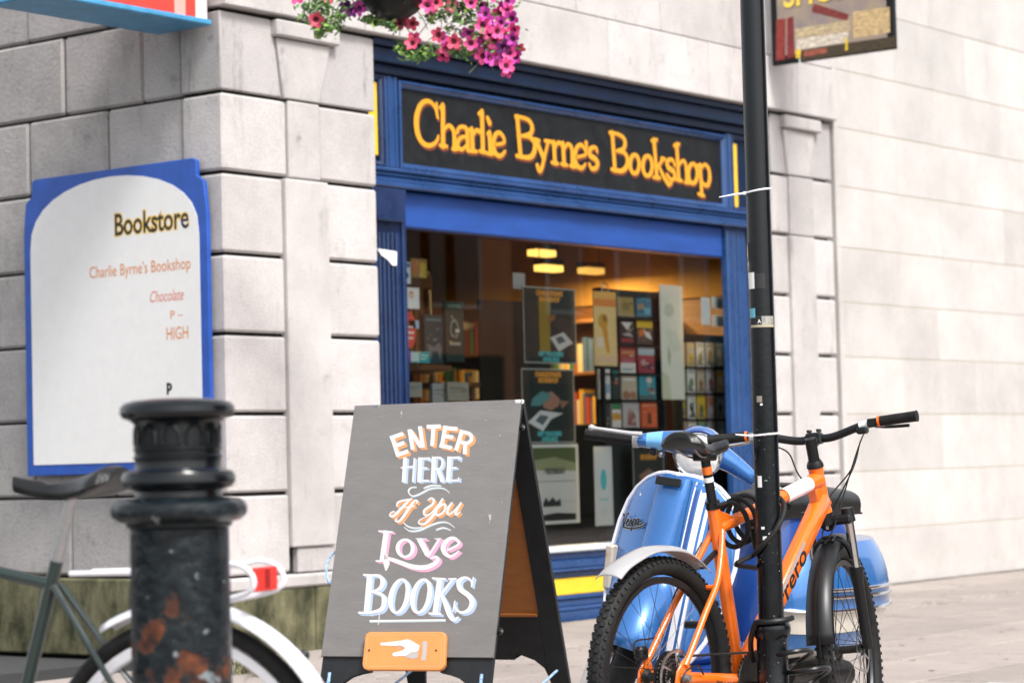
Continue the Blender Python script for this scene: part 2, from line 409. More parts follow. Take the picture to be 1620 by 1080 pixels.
bpart('wall_core', MB().box(14.72, 15.52, .035, .300, .02, 5.6), M['mortar'], smooth=False)
bpart('wall_core', MB().box(10.392, 14.718, .035, .60, 3.46, 5.6), M['mortar'], smooth=False)
# plinth: pale cap course and mossy base stones
for xa, xb in ((BX, 10.41), (14.70, 15.545)):
    bpart('plinth_cap', MB().box(xa-.04, xb+.02, -.05, .3, .347, .418, c=.012), M['smooth_stone'], ang=28)
    n = 2 if xb-xa > 1 else 1; w = (xb-xa+.045)/n
    for k in range(n): bpart('plinth_stone', MB().box(xa-.03+k*w+.004, xa-.03+(k+1)*w-.004, -.04, .3, -.012, .343, c=.008), M['mossy'], ang=28)
# the long lintel courses over the shop front and the wall above
def course(z0, z1, xs, y0, m='stone'):
    for a, b in zip(xs[:-1], xs[1:]):
        bpart('lintel_stone', MB().box(a+.003, b-.003, y0+rnd.uniform(-.002, .002), .5, z0+.006, z1-.006, c=.006), M[m], ang=28)
course(3.447, 3.832, [BX-.01, 10.28, 11.45, 12.66, 13.84, 15.0, 15.575], -.055)
course(3.832, 4.36, [BX-.01, 9.75, 10.95, 12.35, 13.3, 14.5, 15.56], -.035)
course(4.36, 4.9, [BX-.01, 10.3, 11.5, 12.7, 13.9, 15.1, 15.56], -.035)
course(4.9, 5.6, [BX-.01, 9.8, 11, 12.2, 13.4, 14.6, 15.56], -.035)
# alley side: rough darker blocks behind the smooth corner quoins
zs = ZJ+[3.9, 4.4, 5.0, 5.6]
for i in range(len(zs)-1):
    ys = [.306, .9, 1.55, 2.2, 2.9, 3.6] if i % 2 else [.306, .62, 1.25, 1.9, 2.6, 3.6]
    for a, b in zip(ys[:-1], ys[1:]):
        bpart('side_block', MB().box(BX+.018+rnd.uniform(-.006, .006), BX+.3, a+.005, b-.005, zs[i]+.007, zs[i+1]-.007, c=.014), M['rough_stone'], ang=28)
bpart('side_plinth', MB().box(BX-.02, BX+.3, .306, 3.6, -.012, .41, c=.01), M['mossy'], ang=28)
bpart('side_core', MB().box(BX+.05, BX+.30, .61, 3.58, .02, 5.58), M['mortar'], smooth=False)
bpart('roof_slab', MB().box(BX+.06, 15.5, .52, 5.4, 5.3, 5.5), M['mortar'], smooth=False)

# ------------------------------------------------------------------ the blue shop front
S0, S1, YF = 10.413, 14.697, .12
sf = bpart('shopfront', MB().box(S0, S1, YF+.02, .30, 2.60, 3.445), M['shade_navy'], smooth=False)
def sp(name, mb, m, parent=None, **k): return bpart(name, mb, m if not isinstance(m, str) else M[m], parent or sf, **k)
cm = MB()
for z0, z1, yy in ((3.405, 3.443, -.005), (3.318, 3.403, .030), (3.262, 3.316, .075)): cm.box(S0, S1, yy, .20, z0, z1, c=.006)
sp('cornice', cm, 'shade_navy', ang=30)  # colour darkened to deepen the shade below the lintel
def frame(x0, x1, z0, z1, w, y0, y1, c=.008):
    """four mitred mouldings round an opening"""
    mb = MB()
    for (a, b, cc, d) in (((x0, z0), (x1, z0), (x1-w, z0+w), (x0+w, z0+w)), ((x1, z0), (x1, z1), (x1-w, z1-w), (x1-w, z0+w)), ((x1, z1), (x0, z1), (x0+w, z1-w), (x1-w, z1-w)), ((x0, z1), (x0, z0), (x0+w, z0+w), (x0+w, z1-w))):
        P = [Vector((p[0], 0, p[1])) for p in (a, b, cc, d)]
        def lerp(t, yy): return [P[0].lerp(P[3], t)+Vector((0, yy, 0)), P[1].lerp(P[2], t)+Vector((0, yy, 0))]
        secs = [lerp(0, y1), lerp(0, y0+.006), lerp(.12, y0), lerp(.35, y0), lerp(.5, y0+.010), lerp(.75, y0+.016), lerp(1, y0+.03), lerp(1, y1)]
        mb.loft(secs)
    return mb
nb_ = sp('name_board', MB().box(10.775, 14.236, YF+.006, YF+.018, 2.755, 3.203), 'board', smooth=False)
sp('board_frame', frame(10.738, 14.272, 2.718, 3.240, .040, YF-.030, YF+.018), 'blue', ang=25)
for xa, xb in ((10.622, 10.734), (14.276, 14.345)):
    mb = MB().box(xa, xb, YF-.018, YF+.019, 2.72, 3.258, c=.006)
    mb.box(xa+.02, xa+.034, YF-.026, YF-.016, 2.72, 3.258, c=.003).box(xb-.034, xb-.02, YF-.026, YF-.016, 2.72, 3.258, c=.003)
    sp('mullion', mb, 'blue', ang=30)
for xa, xb in ((S0+.005, 10.618), (14.349, S1-.005)):
    sp('side_panel_frame', frame(xa, xb, 2.72, 3.256, .034, YF-.022, YF+.019), 'navy', ang=25)
sp('yellow_panel', MB().box(10.452, 10.573, YF+.004, YF+.018, 2.785, 3.212, c=.003), 'yellow')
sp('yellow_panel', MB().box(14.385, 14.436, YF-.004, YF+.018, 2.745, 3.195, c=.003), 'yellow')
tr = MB()
for z0, z1, yy in ((2.692, 2.716, YF-.045), (2.668, 2.690, YF-.030), (2.634, 2.666, YF-.022), (2.600, 2.632, YF-.060)): tr.box(S0, S1, yy, .24, z0, z1, c=.007)
sp('entablature_moulding', tr, 'blue', ang=30)
sp('roller_blind', MB().box(10.79, 14.235, YF+.012, YF+.07, 2.383, 2.594, c=.008), 'blind')
# pilasters left and right of the window
pm = MB().box(10.43, 10.752, YF+.004, .24, .47, 2.40)
for k in range(7): xx = 10.47+k*.038; pm.box(xx, xx+.024, YF-.012, YF+.006, .60, 2.34, c=.006)
pl = sp('pilaster', pm, 'navy', ang=30)
f = lambda p, q, d: Vector((p, d, q))
sp('console', MB().prism([(10.50, 2.402), (10.735, 2.402), (10.752, 2.596), (10.44, 2.596)], f, YF-.05, .2), 'navy', bevel=.006)
sp('torn_paper', MB().prism([(10.52, 2.240), (10.694, 2.232), (10.69, 2.150), (10.655, 2.148), (10.61, 2.180), (10.555, 2.205)], f, YF-.0165, YF-.0135), 'paper', smooth=False)
sp('jamb', MB().box(10.756, 10.788, YF-.012, .26, .47, 2.598, c=.004), 'navy')
pm = MB().box(14.243, 14.52, YF+.002, YF+.03, .47, 2.598)
for k, (a, b) in enumerate(((14.255, 14.33), (14.345, 14.40), (14.415, 14.50))): pm.box(a, b, YF-.014+.004*k, YF+.004, .55, 2.58, c=.008)
sp('pilaster', pm, 'blue', ang=30)
sp('jamb', MB().box(14.524, S1, YF+.05, .26, .02, 2.598, c=.004), 'navy')
# stall riser below the window
st = MB()
for z0, z1, yy in ((.372, .418, YF-.010), (.318, .370, YF-.028), (.298, .316, YF-.050), (.256, .296, YF-.005)): st.box(S0, 14.52, yy, .30, z0, z1, c=.006)
rs = sp('stall_riser', st, 'blue', ang=30)
sp('window_sill', MB().box(S0, 14.52, YF-.045, .28, .420, .456, c=.008), 'sill')
sp('riser_panel', MB().box(S0+.03, 14.50, YF-.014, .30, .152, .254, c=.004), 'yellow')
bs = MB().box(S0, 14.52, YF-.032, .30, .124, .150, c=.006).box(S0, 14.52, YF-.016, .30, .080, .122, c=.004).box(S0, 14.52, YF-.05, .30, .050, .078, c=.008).box(S0, 14.52, YF-.056, .30, -.014, .048, c=.005)
sp('riser_base', bs, 'blue', ang=30)
sp('window_pane', MB().add([(10.790, .208, .457), (14.44, .208, .457), (14.44, .208, 2.382), (10.790, .208, 2.382)], [(0, 1, 2, 3)]), 'glass', smooth=False)
sp('window_rail', MB().box(10.790, 14.46, .19, .235, 2.384, 2.44).box(10.790, 10.82, .19, .235, .457, 2.383).box(14.405, 14.46, .19, .235, .457, 2.383), 'navy')

# the gold name on the board, stroke by stroke: letters thick and thin with short serifs
LET = MB(); SHD = MB(); _n = [0]
SGN = 6.2308
def sg(ox, oy):
    def fn(a, b, d):
        p = fac(ox+a/SGN, oy+b/SGN, YF+.006); return Vector((p.x, YF+.0055-d, p.z))
    return fn
def world_pts(pts, ox, oy):
    out = []
    for a, b in pts: p = fac(ox+a/SGN, oy+b/SGN, YF+.006); out.append((p.x, p.z))
    return out
def stroke(pts, w, ox, oy, smooth=True, closed=False):
    w = [x*.70 for x in w] if isinstance(w, (list, tuple)) else w*.78
    P = world_pts(pts, ox, oy)
    if smooth and len(P) > 2: P = [(q.x, q.y) for q in cr([(a, b, 0) for a, b in P], 5, closed)]
    ww = w
    if isinstance(w, (list, tuple)):
        n = len(P); ww = [w[min(len(w)-1, int(i/(n-1)*(len(w)-1)))]*(1-(i/(n-1)*(len(w)-1)) % 1)+w[min(len(w)-1, int(i/(n-1)*(len(w)-1))+1)]*((i/(n-1)*(len(w)-1)) % 1) for i in range(n)]
    k = _n[0] = _n[0]+1
    LET.ribbon(P, ww, lambda a, b, d: Vector((a, YF+.004-.0016-d, b)), k*.00003, closed=closed)
    W2 = [x+.005 for x in ww] if isinstance(ww, list) else ww+.005
    SHD.ribbon([(a+.010, b-.013) for a, b in P], W2, lambda a, b, d: Vector((a, YF+.005-d, b)), k*.00001, closed=closed)
def ell(cx, cy, rx, ry, t=0, n=14):
    return [(cx+rx*math.cos(2*PI*i/n)+t*math.sin(2*PI*i/n)*ry, cy+ry*math.sin(2*PI*i/n)) for i in range(n)]
TK, MD, TN = .048, .042, .030
A = (640, 140); B = (880, 170)
for o, items in ((A, [
    ([(322, 290), (308, 205), (312, 150)], [.03, .04, .03]), ([(308, 215), (265, 145), (205, 127), (150, 170), (118, 260), (112, 345), (124, 440), (160, 520), (215, 560), (268, 558), (312, 520), (330, 470)], [.032, .036, .04, .05, .062, .064, .062, .05, .042, .038, .034, .026]),
    ([(372, 170), (375, 570)], TK), ([(343, 192), (378, 165)], TN), ([(345, 562), (412, 572)], TN), ([(385, 410), (425, 368), (462, 388), (484, 450), (487, 592)], [.03, .036, .044, .052, .054]), ([(468, 596), (512, 600)], TN),
    ([(515, 430), (530, 392), (568, 378), (606, 402), (614, 460), (620, 605)], [.04, .034, .036, .046, .052, .052]), ([(608, 478), (560, 482), (524, 520), (522, 578), (562, 602), (606, 562)], [.03, .034, .044, .044, .034, .03]), ([(615, 610), (640, 618)], TN),
    ([(657, 405), (667, 612)], TK), ([(640, 616), (705, 622)], TN), ([(636, 410), (660, 400)], TN), ([(668, 465), (700, 415), (732, 425)], [.03, .036, .046]),
    ([(757, 232), (767, 620)], TK), ([(726, 252), (762, 222)], TN), ([(735, 618), (796, 632)], TN),
    ([(832, 438), (842, 640)], TK), ([(812, 450), (836, 432)], TN), ([(808, 640), (868, 646)], TN), ([(812, 292), (832, 340)], [.044, .056]),
    ([(890, 556), (974, 535), (968, 478), (930, 438), (890, 458), (872, 530), (876, 602), (902, 652), (946, 664), (986, 618)], [.03, .032, .04, .04, .046, .054, .054, .046, .038, .028]),
    ([(1105, 282), (1138, 668)], TK), ([(1088, 278), (1170, 292), (1228, 325), (1252, 388), (1232, 448), (1150, 470)], [.036, .034, .042, .056, .044, .03]), ([(1150, 468), (1230, 482), (1280, 545), (1266, 640), (1215, 682), (1098, 664)], [.03, .04, .058, .056, .044, .036]),
    ([(1290, 512), (1368, 690)], TK), ([(1412, 522), (1372, 680), (1348, 780), (1322, 812), (1303, 760)], [.034, .04, .044, .046, .05]), ([(1274, 506), (1322, 514)], TN), ([(1378, 516), (1440, 526)], TN),
    ([(1466, 535), (1477, 735)], TK), ([(1446, 730), (1506, 742)], TN), ([(1446, 535), (1470, 528)], TN), ([(1476, 585), (1506, 535), (1534, 545)], [.03, .036, .046])]),
    (B, [
    ([(60, 358), (72, 560)], TK), ([(42, 362), (64, 352)], TN), ([(44, 558), (102, 570)], TN), ([(74, 405), (106, 364), (136, 380), (150, 430), (156, 578)], [.03, .036, .044, .052, .054]), ([(132, 576), (186, 588)], TN),
    ([(192, 492), (284, 465), (274, 408), (236, 370), (196, 398), (180, 470), (186, 540), (214, 588), (250, 596), (282, 558)], [.03, .032, .04, .04, .046, .054, .054, .046, .038, .028]),
    ([(288, 350), (297, 402)], [.05, .028]),
    ([(396, 440), (390, 405), (356, 394), (326, 420), (326, 470), (382, 512), (402, 555), (382, 600), (342, 602), (320, 560)], [.03, .036, .038, .05, .054, .054, .054, .046, .038, .036]),
    ([(546, 252), (572, 618)], TK), ([(520, 250), (600, 264), (655, 300), (672, 350), (655, 408), (590, 430)], [.036, .034, .042, .056, .044, .03]), ([(590, 428), (668, 450), (697, 520), (682, 590), (632, 627), (538, 610)], [.03, .04, .058, .056, .044, .036]),
    ([(948, 322), (985, 690)] and [(957, 322), (986, 690)], TK), ([(934, 328), (986, 318)], TN), ([(950, 688), (1018, 696)], TN), ([(1046, 506), (998, 585)], [.044, .03]), ([(1002, 570), (1058, 690), (1104, 760)], [.036, .05, .052]), ([(1104, 766), (1128, 750)], TN), ([(1030, 502), (1066, 510)], TN),
    ([(1162, 575), (1146, 524), (1110, 514), (1085, 545), (1098, 592), (1150, 632), (1162, 680), (1130, 716), (1084, 660)], [.034, .036, .04, .05, .052, .052, .048, .04, .036]),
    ([(1180, 368), (1202, 712)], TK), ([(1154, 378), (1206, 362)], TN), ([(1174, 710), (1232, 724)], TN), ([(1208, 560), (1240, 525), (1266, 550), (1276, 620), (1282, 738)], [.03, .036, .044, .052, .052]), ([(1260, 738), (1304, 744)], TN),
    ([(1412, 575), (1428, 862)], TK), ([(1394, 852), (1452, 872)], TN), ([(1392, 572), (1416, 562)], TN), ([(1418, 598), (1458, 565), (1494, 602), (1506, 690), (1490, 760), (1452, 764), (1430, 722)], [.03, .038, .05, .058, .05, .038, .03])])):
    for pts, w in items: stroke(pts, w, *o)
for o, (cx, cy, rx, ry) in ((B, (766, 560, 44, 92)), (B, (893, 577, 46, 98)), (B, (1340, 652, 44, 96))):
    pts = ell(cx, cy, rx, ry); k = len(pts)
    P = [(q.x, q.y) for q in cr([(a, b, 0) for a, b in world_pts(pts, *o)], 3, True)]
    n = len(P); ww = [.026+.013*abs(math.cos(2*PI*i/n)) for i in range(n)]
    _n[0] += 1
    LET.ribbon(P, ww, lambda a, b, d: Vector((a, YF+.004-.0016-d, b)), _n[0]*.00003, closed=True)
    SHD.ribbon([(a+.010, b-.013) for a, b in P], [w+.005 for w in ww], lambda a, b, d: Vector((a, YF+.005-d, b)), _n[0]*.00001, closed=True)
SHD.build('lettering_shade', M['gold_shade'], sf, smooth=False, world=True)
LET.build('lettering', M['gold'], sf, smooth=False, world=True)

# ------------------------------------------------------------------ inside the shop
M['in_floor'] = mat('dark boards', (.05, .032, .02), .5, var=.3, scale=6)
M['in_wall'] = mat('ochre plaster', (.36, .20, .04), .8, var=.15, scale=3)
M['in_dark'] = mat('dark green paint', (.016, .022, .022), .7, var=.3, scale=4)
M['wood'] = mat('brown wood', (.17, .075, .028), .5, var=.35, scale=5, stretch=(1, 1, 12), bump=.1, bscale=40)
ip = MB().box(9.6, 15.3, .31, 5.0, .0, .06)
bpart('shop_floor', ip, M['in_floor'], smooth=False)
bpart('shop_back_wall', MB().box(9.5, 15.4, 5.0, 5.2, .0, 3.2), M['in_wall'], smooth=False)
bpart('shop_side_wall', MB().box(9.48, 9.6, .61, 5.0, .0, 3.2), M['in_dark'], smooth=False)
bpart('shop_side_wall', MB().box(15.3, 15.42, .61, 5.0, .0, 3.2), M['wood'], smooth=False)
bpart('shop_ceiling', MB().box(9.48, 15.42, .61, 5.2, 3.1, 3.22).box(10.5, 14.6, .31, .60, 3.1, 3.22), M['in_wall'], smooth=False)
for k in range(4): bpart('ceiling_beam', MB().box(9.62, 15.28, 1.1+k*1.05, 1.3+k*1.05, 2.92, 3.09, c=.01), M['wood'])
bpart('window_bed', MB().box(10.44, 14.5, .305, 1.05, .36, .42, c=.005), M['in_dark'])
bpart('window_back_board', MB().box(10.44, 11.9, 1.06, 1.10, .36, 1.5, c=.005), M['in_dark'])
bpart('window_back_board', MB().box(12.9, 14.5, 1.06, 1.10, .36, 1.25, c=.005), M['in_dark'])
sh = bpart('window_shelf', MB().box(10.80, 11.42, .30, .62, 1.555, 1.592, c=.005), M['wood'])
rnd2 = random.Random(5)
def bookcase(x0, x1, y0, z1, label, side=False):
    t = thing('bookcase', label, 'bookcase', ((x0+x1)/2, y0, .061) if not side else (14.985, (x0+x1)/2, .061), -PI/2 if side else 0)
    w = (x1-x0)/2
    t_ = lambda n, mb, m: mb.build(n, m, t)
    for sx in (-1, 1): t_('side_panel', MB().box(sx*w-.02, sx*w+.02, 0, .3, 0, z1, c=.004), M['wood'])
    t_('back_panel', MB().box(-w+.021, w-.021, .28, .299, 0, z1), M['wood'])
    n = int(z1/.34)
    for k in range(n+1): t_('shelf', MB().box(-w+.021, w-.021, .01, .279, k*z1/n-.012 if k else 0, k*z1/n+.012, c=.002), M['wood'])
    mb = MB(); mats = [flat(c) for c in ((.35, .05, .03), (.05, .10, .22), (.5, .42, .28), (.04, .14, .07), (.55, .30, .05), (.03, .03, .035), (.6, .58, .55))]
    for k in range(n):
        x = -w+.03
        while x < w-.07:
            b = rnd2.uniform(.018, .045); h = rnd2.uniform(.18, .27)
            mb.box(x, x+b-.002, .03+rnd2.uniform(0, .03), .22, k*z1/n+.0135, k*z1/n+.0135+h, mi=rnd2.randrange(7)); x += b
    o = mb.build('shelved_books', mats, None, smooth=False); o.location = t.location; o.rotation_euler = t.rotation_euler
    tag(o, 'rows of mixed book spines filling the '+label, 'books', kind='stuff')
bookcase(9.75, 11.15, 4.68, 2.4, 'tall brown bookcase at the back left inside the shop')
bookcase(11.25, 12.65, 4.68, 2.4, 'tall brown bookcase in the middle of the back wall inside the shop')
bookcase(12.75, 14.15, 4.68, 2.4, 'tall brown bookcase at the back right inside the shop')
bookcase(1.25, 2.45, 0, 2.0, 'brown bookcase nearest the window along the right side wall', True)
bookcase(2.50, 3.55, 0, 2.15, 'brown bookcase in the middle of the right side wall', True)
bookcase(3.60, 4.60, 0, 2.05, 'brown bookcase at the far end of the right side wall', True)
bpart('wall_panel', MB().box(15.27, 15.298, .7, 4.9, 2.2, 3.09), M['in_wall'], smooth=False)
bpart('display_panel', MB().box(10.70, 11.30, .66, .68, .421, 2.26, c=.004), M['in_dark'])
bpart('display_panel', MB().box(12.2, 12.95, .70, .72, .421, 2.05, c=.004), M['in_dark'])
M['lamp'] = mat('lit lamp glass', (1, .62, .20), .4, emit=5)
for i, (q, y, lab) in enumerate((((1092, 432), 1.6, 'small glowing amber bulb hanging leftmost of three inside the shop'), ((1118, 446), 1.3, 'small glowing amber bulb hanging rightmost of three inside the shop'), ((1106, 428), 1.9, 'small glowing amber bulb hanging between two others inside the shop'))):
    x, _, z = fac(*q, y)
    t = thing('hanging_bulb', lab, 'lamp', (x, y, z), group='amber bulbs hanging inside the shop')
    MB().ball((0, 0, 0), .028, .028, .034).build('bulb', M['lamp'], t)
    MB().tube([(0, 0, .03), (0, 0, 3.09-z)], .004, 6).build('cord', M['plastic'], t)
    MB().lathe([(.012, .028), (.016, .05), (.012, .075)], 10).build('lamp_holder', M['dark_steel'], t)
for i, (q, y, lab) in enumerate((((857, 400), 1.5, 'uppermost warm lit panel lamp hanging inside the shop'), ((868, 424), 1.25, 'lower warm lit panel lamp hanging inside the shop above the voucher posters'), ((935, 428), 1.7, 'dimmer warm lit panel lamp hanging right of two others inside the shop'))):
    x, _, z = fac(*q, y)
    t = thing('panel_lamp', lab, 'lamp', (x, y, z), group='panel lamps hanging inside the shop')
    MB().box(-.13, .13, -.05, .05, .02, .06, c=.01).build('housing', M['dark_steel'], t)
    for sx in (-1, 1): MB().tube([(sx*.11, 0, .06), (sx*.11, 0, 3.09-z)], .004, 5).build('cord', M['plastic'], t)
    MB().box(-.115, .115, -.045, .045, -.025, .019, c=.002).build('diffuser', mat('lit diffuser', (1, .58, .12), .5, emit=.9 if i < 2 else .4), t)
    l = bpy.data.lights.new('panel_lamp_light', 'AREA'); l.shape = 'RECTANGLE'; l.size = .3; l.size_y = .09; l.energy = 16; l.color = (1, .66, .26)
    lo = bpy.data.objects.new('panel_lamp_light', l); COL.objects.link(lo); lo.parent = t; lo.location = (0, 0, -.03)
# ------------------------------------------------------------------ the neighbours
nb2 = thing('cream_building', 'cream rendered building with fine block joints right of the bookshop', 'building', (15.58, 0, 0))
rz = [.0, .42, .857, 1.285, 1.71, 2.115, 2.526, 2.98, 3.42, 3.86, 4.36, 4.9, 5.6]
M['cream_core'] = M['cream_joint']
MB().box(.03, 9.0, .019, .60, .0, 5.6).build('wall_core', M['cream_joint'], nb2, smooth=False)
MB().box(.004, .062, -.012, .5, .0, 5.6, c=.006).build('corner_strip', M['cream'], nb2)
for i in range(len(rz)-1):
    xs = [.07]+([1.0, 2.2, 3.4, 4.6, 5.8, 7.0, 8.2, 9.0] if i % 2 else [1.6, 2.8, 4.0, 5.2, 6.4, 7.6, 9.0])
    for a, b in zip(xs[:-1], xs[1:]):
        MB().box(a+.0008, b-.0008, .015, .3, rz[i]+.003, rz[i+1]-.003, c=.003).build('render_block', M['cream'], nb2, ang=28)

M['brick'] = None
def brick_mat():
    m = bpy.data.materials.new('red brick'); m.use_nodes = True; t = m.node_tree; b = t.nodes['Principled BSDF']
    tc = t.nodes.new('ShaderNodeTexCoord'); mp = t.nodes.new('ShaderNodeMapping'); mp.inputs['Rotation'].default_value = (PI/2, 0, 0)
    t.links.new(tc.outputs['Object'], mp.inputs[0])
    br = t.nodes.new('ShaderNodeTexBrick'); t.links.new(mp.outputs[0], br.inputs['Vector'])
    br.inputs['Color1'].default_value = (.46, .14, .05, 1); br.inputs['Color2'].default_value = (.22, .065, .035, 1); br.inputs['Mortar'].default_value = (.22, .18, .15, 1)
    br.inputs['Scale'].default_value = 1; br.inputs['Brick Width'].default_value = .225; br.inputs['Row Height'].default_value = .075; br.inputs['Mortar Size'].default_value = .01
    t.links.new(br.outputs['Color'], b.inputs['Base Color']); b.inputs['Roughness'].default_value = .9; return m
M['brick'] = brick_mat(); M['salmon'] = mat('salmon painted render', (.78, .34, .17), .7, var=.1, scale=2)
M['dark_glass'] = mat('dark upstairs glass', (.01, .012, .014), .08, coat=.5)
for j, (x0, x1, h, mm, lab) in enumerate(((14, 28.5, 8.2, 'brick', 'red brick terrace across the street with white sash windows'), (28.51, 34.2, 9.4, 'salmon', 'salmon painted house across the street between two brick terraces'), (34.21, 46, 8.6, 'brick', 'second red brick terrace across the street beyond the salmon house'))):
    t = thing('terrace_building', lab, 'building', ((x0+x1)/2, -17, 0)); w = (x1-x0)/2
    MB().box(-w, w, -4, 0, -.3, h).build('wall', M[mm], t, smooth=False)
    MB().box(-w, w, -4.0, .25, h+.002, h+.3, c=.05).build('parapet', M['smooth_stone'], t)
    MB().box(-w+.4, w-.4, .003, .10, 0, 2.9, c=.02).build('shop_front', M['in_dark'], t)
    for k in range(5):
        for q in range(2):
            x = -w+1.5+k*(2*w-3)/4; z = 3.7+q*2.5
            if z+1.7 > h: continue
            fr = MB().box(x-.55, x+.55, .004, .07, z, z+1.6, c=.02).build('window', M['white_paint'], t)
            MB().box(x-.47, x+.47, .072, .08, z+.08, z+1.52).build('pane', M['dark_glass'], fr, smooth=False)

# ------------------------------------------------------------------ signs
def ph(px, py, x0): return onp(px, py, Vector((x0, 0, 0)), Vector((1, 0, 0)))
# arched white board with blue border on the alley wall
SX = BX-.03
sb_ = thing('arched_sign_board', 'white arched notice board with thick blue border on the alley wall', 'sign', (SX, .75, 1.0))
fn = lambda a, b, d: Vector((SX-d, a, b))
yr = ph(336, 500, SX).y; zb = ph(338, 640, SX).z-.35; ztop = ph(315, 250, SX).z; ysh = ph(316, 262, SX).y
yl = 1.52
zs1 = ph(320, 282, SX).z; zs2 = ph(332, 335, SX).z
def arch_outline(k):
    # half an outline going up the right side: straight, curved shoulder, square step, flat top
    pts = [(yr, zb), (yr, zs2-.02), (yr+.004, zs2+.03), (yr+.02, zs1-.02), (ysh, zs1+.015), (ysh, ztop-.012), (ysh+.03, ztop)]
    pts2 = [(yl+(yr-p[0]) , p[1]) for p in reversed(pts)]
    return pts+pts2
MB().prism(arch_outline(0), fn, 0, .028).build('border_board', M['blind'] if False else mat('blue border paint', (.018, .085, .40), .4, var=.15, scale=10), sb_, world=True, bevel=.003)
inn = []
yc = (yr+yl)/2; hw = (yl-yr)/2-.058
zc = ph(322, 340, SX).z
top_in = ph(285, 272, SX).z+.02
inn = [(yc-hw, zb+.06), (yc-hw, zc-.10)]
for k in range(1, 16): a = PI*k/16; inn.append((yc-hw*math.cos(a), zc-.10+(top_in+.10-zc)*math.sin(a)**.8))
inn += [(yc+hw, zc-.10), (yc+hw, zb+.06)]
MB().prism(inn, fn, .0285, .0315).build('white_panel', M['paper'], sb_, world=True, smooth=False)
Ms = Matrix(((0, 0, -1, 0), (-1, 0, 0, 0), (0, 1, 0, 0), (0, 0, 0, 1)))       # text lying on the alley wall, read from the alley
def sign_text(txt, px, py, hpx, col, bold=0, shear=0, sx=1.0, align='RIGHT'):
    p = ph(px, py, SX); q = ph(px, py-hpx, SX); size = (q.z-p.z)/.70
    I = wmat(sb_).inverted()
    text('lettering', txt, size, col, sb_, I @ Matrix.Translation((SX-.0325, p.y, p.z)) @ Ms, bold, align, sx, shear)
blk = flat((.02, .02, .02)); orn = flat((.72, .25, .06)); pnk = flat((.75, .20, .14))
sign_text('Bookstore', 306, 360, 35, flat((.85, .55, .1)), .009, 0, .80)
for o in [c for c in sb_.children if c.name.startswith('lettering')]: o.location.x += .0006
sign_text('Bookstore', 306, 360, 35, blk, .002, 0, .80)
sign_text("Charlie Byrne's Bookshop", 309, 425, 19, orn, 0, 0, .82)
sign_text('Chocolate', 297, 474, 18, pnk, 0, .25, .72)
sign_text('P –', 296, 503, 13, orn, 0, 0, 1.2)
sign_text('HIGH', 306, 535, 20, orn, 0, 0, .74)
sign_text('p', 279, 617, 17, blk, .004)
# red and blue shop sign jutting out across the alley, high on the left
rp = fac(333, 40, .02)
rs_ = thing('red_fascia_sign', 'red and white fascia sign with blue lower edge jutting over the alley', 'sign', (BX-.6, .065, rp.z))
xr = rp.x-(BX-.6)
MB().box(-.6, xr-.002, -.02, .34, .032, .62, c=.005).build('sign_box', mat('scarlet sign vinyl', (.66, .05, .035), .45, var=.15, scale=3), rs_)
MB().box(-.62, xr+.012, -.045, .36, 0, .03, c=.006).build('lower_edge', mat('pale blue trim paint', (.06, .28, .50), .4, var=.25, scale=9), rs_)
MB().box(xr-.085, xr-.001, -.0225, -.0205, .034, .618).build('white_stripe', flat((.72, .70, .68)), rs_, smooth=False)
MB().box(xr-.24, xr-.16, -.0225, -.0205, .034, .618).build('pale_stripe', flat((.75, .35, .30)), rs_, smooth=False)
# hanging painted sign top right, square to the shop front
HX = 14.62
p_bl = ph(1224, 105, HX); p_br = ph(1350, 88, HX)
y_in = p_bl.y; y_out = y_in-(y_in-p_br.y)*1.52
hs = thing('hanging_sign', 'painted wooden sign of old books hanging out from the bookshop wall', 'sign', (HX, (y_in+y_out)/2, p_bl.z))
zt = p_bl.z+1.05
fh = lambda a, b, d: Vector((HX-d, a, b))
MB().box(HX-.02, HX+.02, y_out, y_in, p_bl.z, zt, c=.004).build('sign_frame', M['board'], hs, world=True)
MB().box(HX-.0235, HX-.0205, y_out+.055, y_in-.055, p_bl.z+.06, zt-.06).build('picture_ground', mat('faded lavender cream paint', (.22, .19, .22), .6, col2=(.40, .31, .20), scale=7, bump=.2, bscale=30), hs, world=True, smooth=False)
def pic(name, pts, col, d, rough=.6):
    P = [ph(x, y, HX) for x, y in pts]
    MB().sheet([(p.y, p.z) for p in P], fh, d).build(name, mat('painted '+name+str(d), col, rough, var=.5, scale=22, stretch=(1, 1, 2.5)), hs, world=True, smooth=False)
pic('painted_book', [(1231, 32), (1246, 30), (1245, 95), (1230, 97)], (.24, .03, .025), .0240)
pic('painted_book', [(1248, 30), (1258, 27), (1260, 91), (1248, 94)], (.20, .02, .025), .0243)
pic('painted_book', [(1261, 47), (1346, 33), (1348, 50), (1261, 62)], (.50, .40, .24), .0240)
pic('painted_book', [(1262, 63), (1345, 51), (1344, 68), (1263, 80)], (.62, .55, .45), .0243)
pic('painted_book', [(1288, 12), (1292, 7), (1346, 24), (1343, 34), (1287, 20)], (.19, .03, .025), .0246)
pic('painted_book', [(1262, 82), (1350, 68), (1420, 58), (1420, 76), (1268, 98)], (.055, .04, .02), .0240)
pic('painted_spine_band', [(1274, 82), (1311, 76), (1311, 85), (1275, 91)], (.30, .08, .05), .0249)
pic('painted_book', [(1352, 20), (1410, 12), (1411, 52), (1353, 62)], (.55, .40, .20), .0240)
pic('painted_ribbon', [(1261, 80), (1270, 79), (1269, 92), (1262, 93)], (.80, .55, .04), .0252)
pic('painted_ribbon', [(1340, 62), (1344, 61), (1344, 80), (1340, 81)], (.80, .55, .04), .0252)
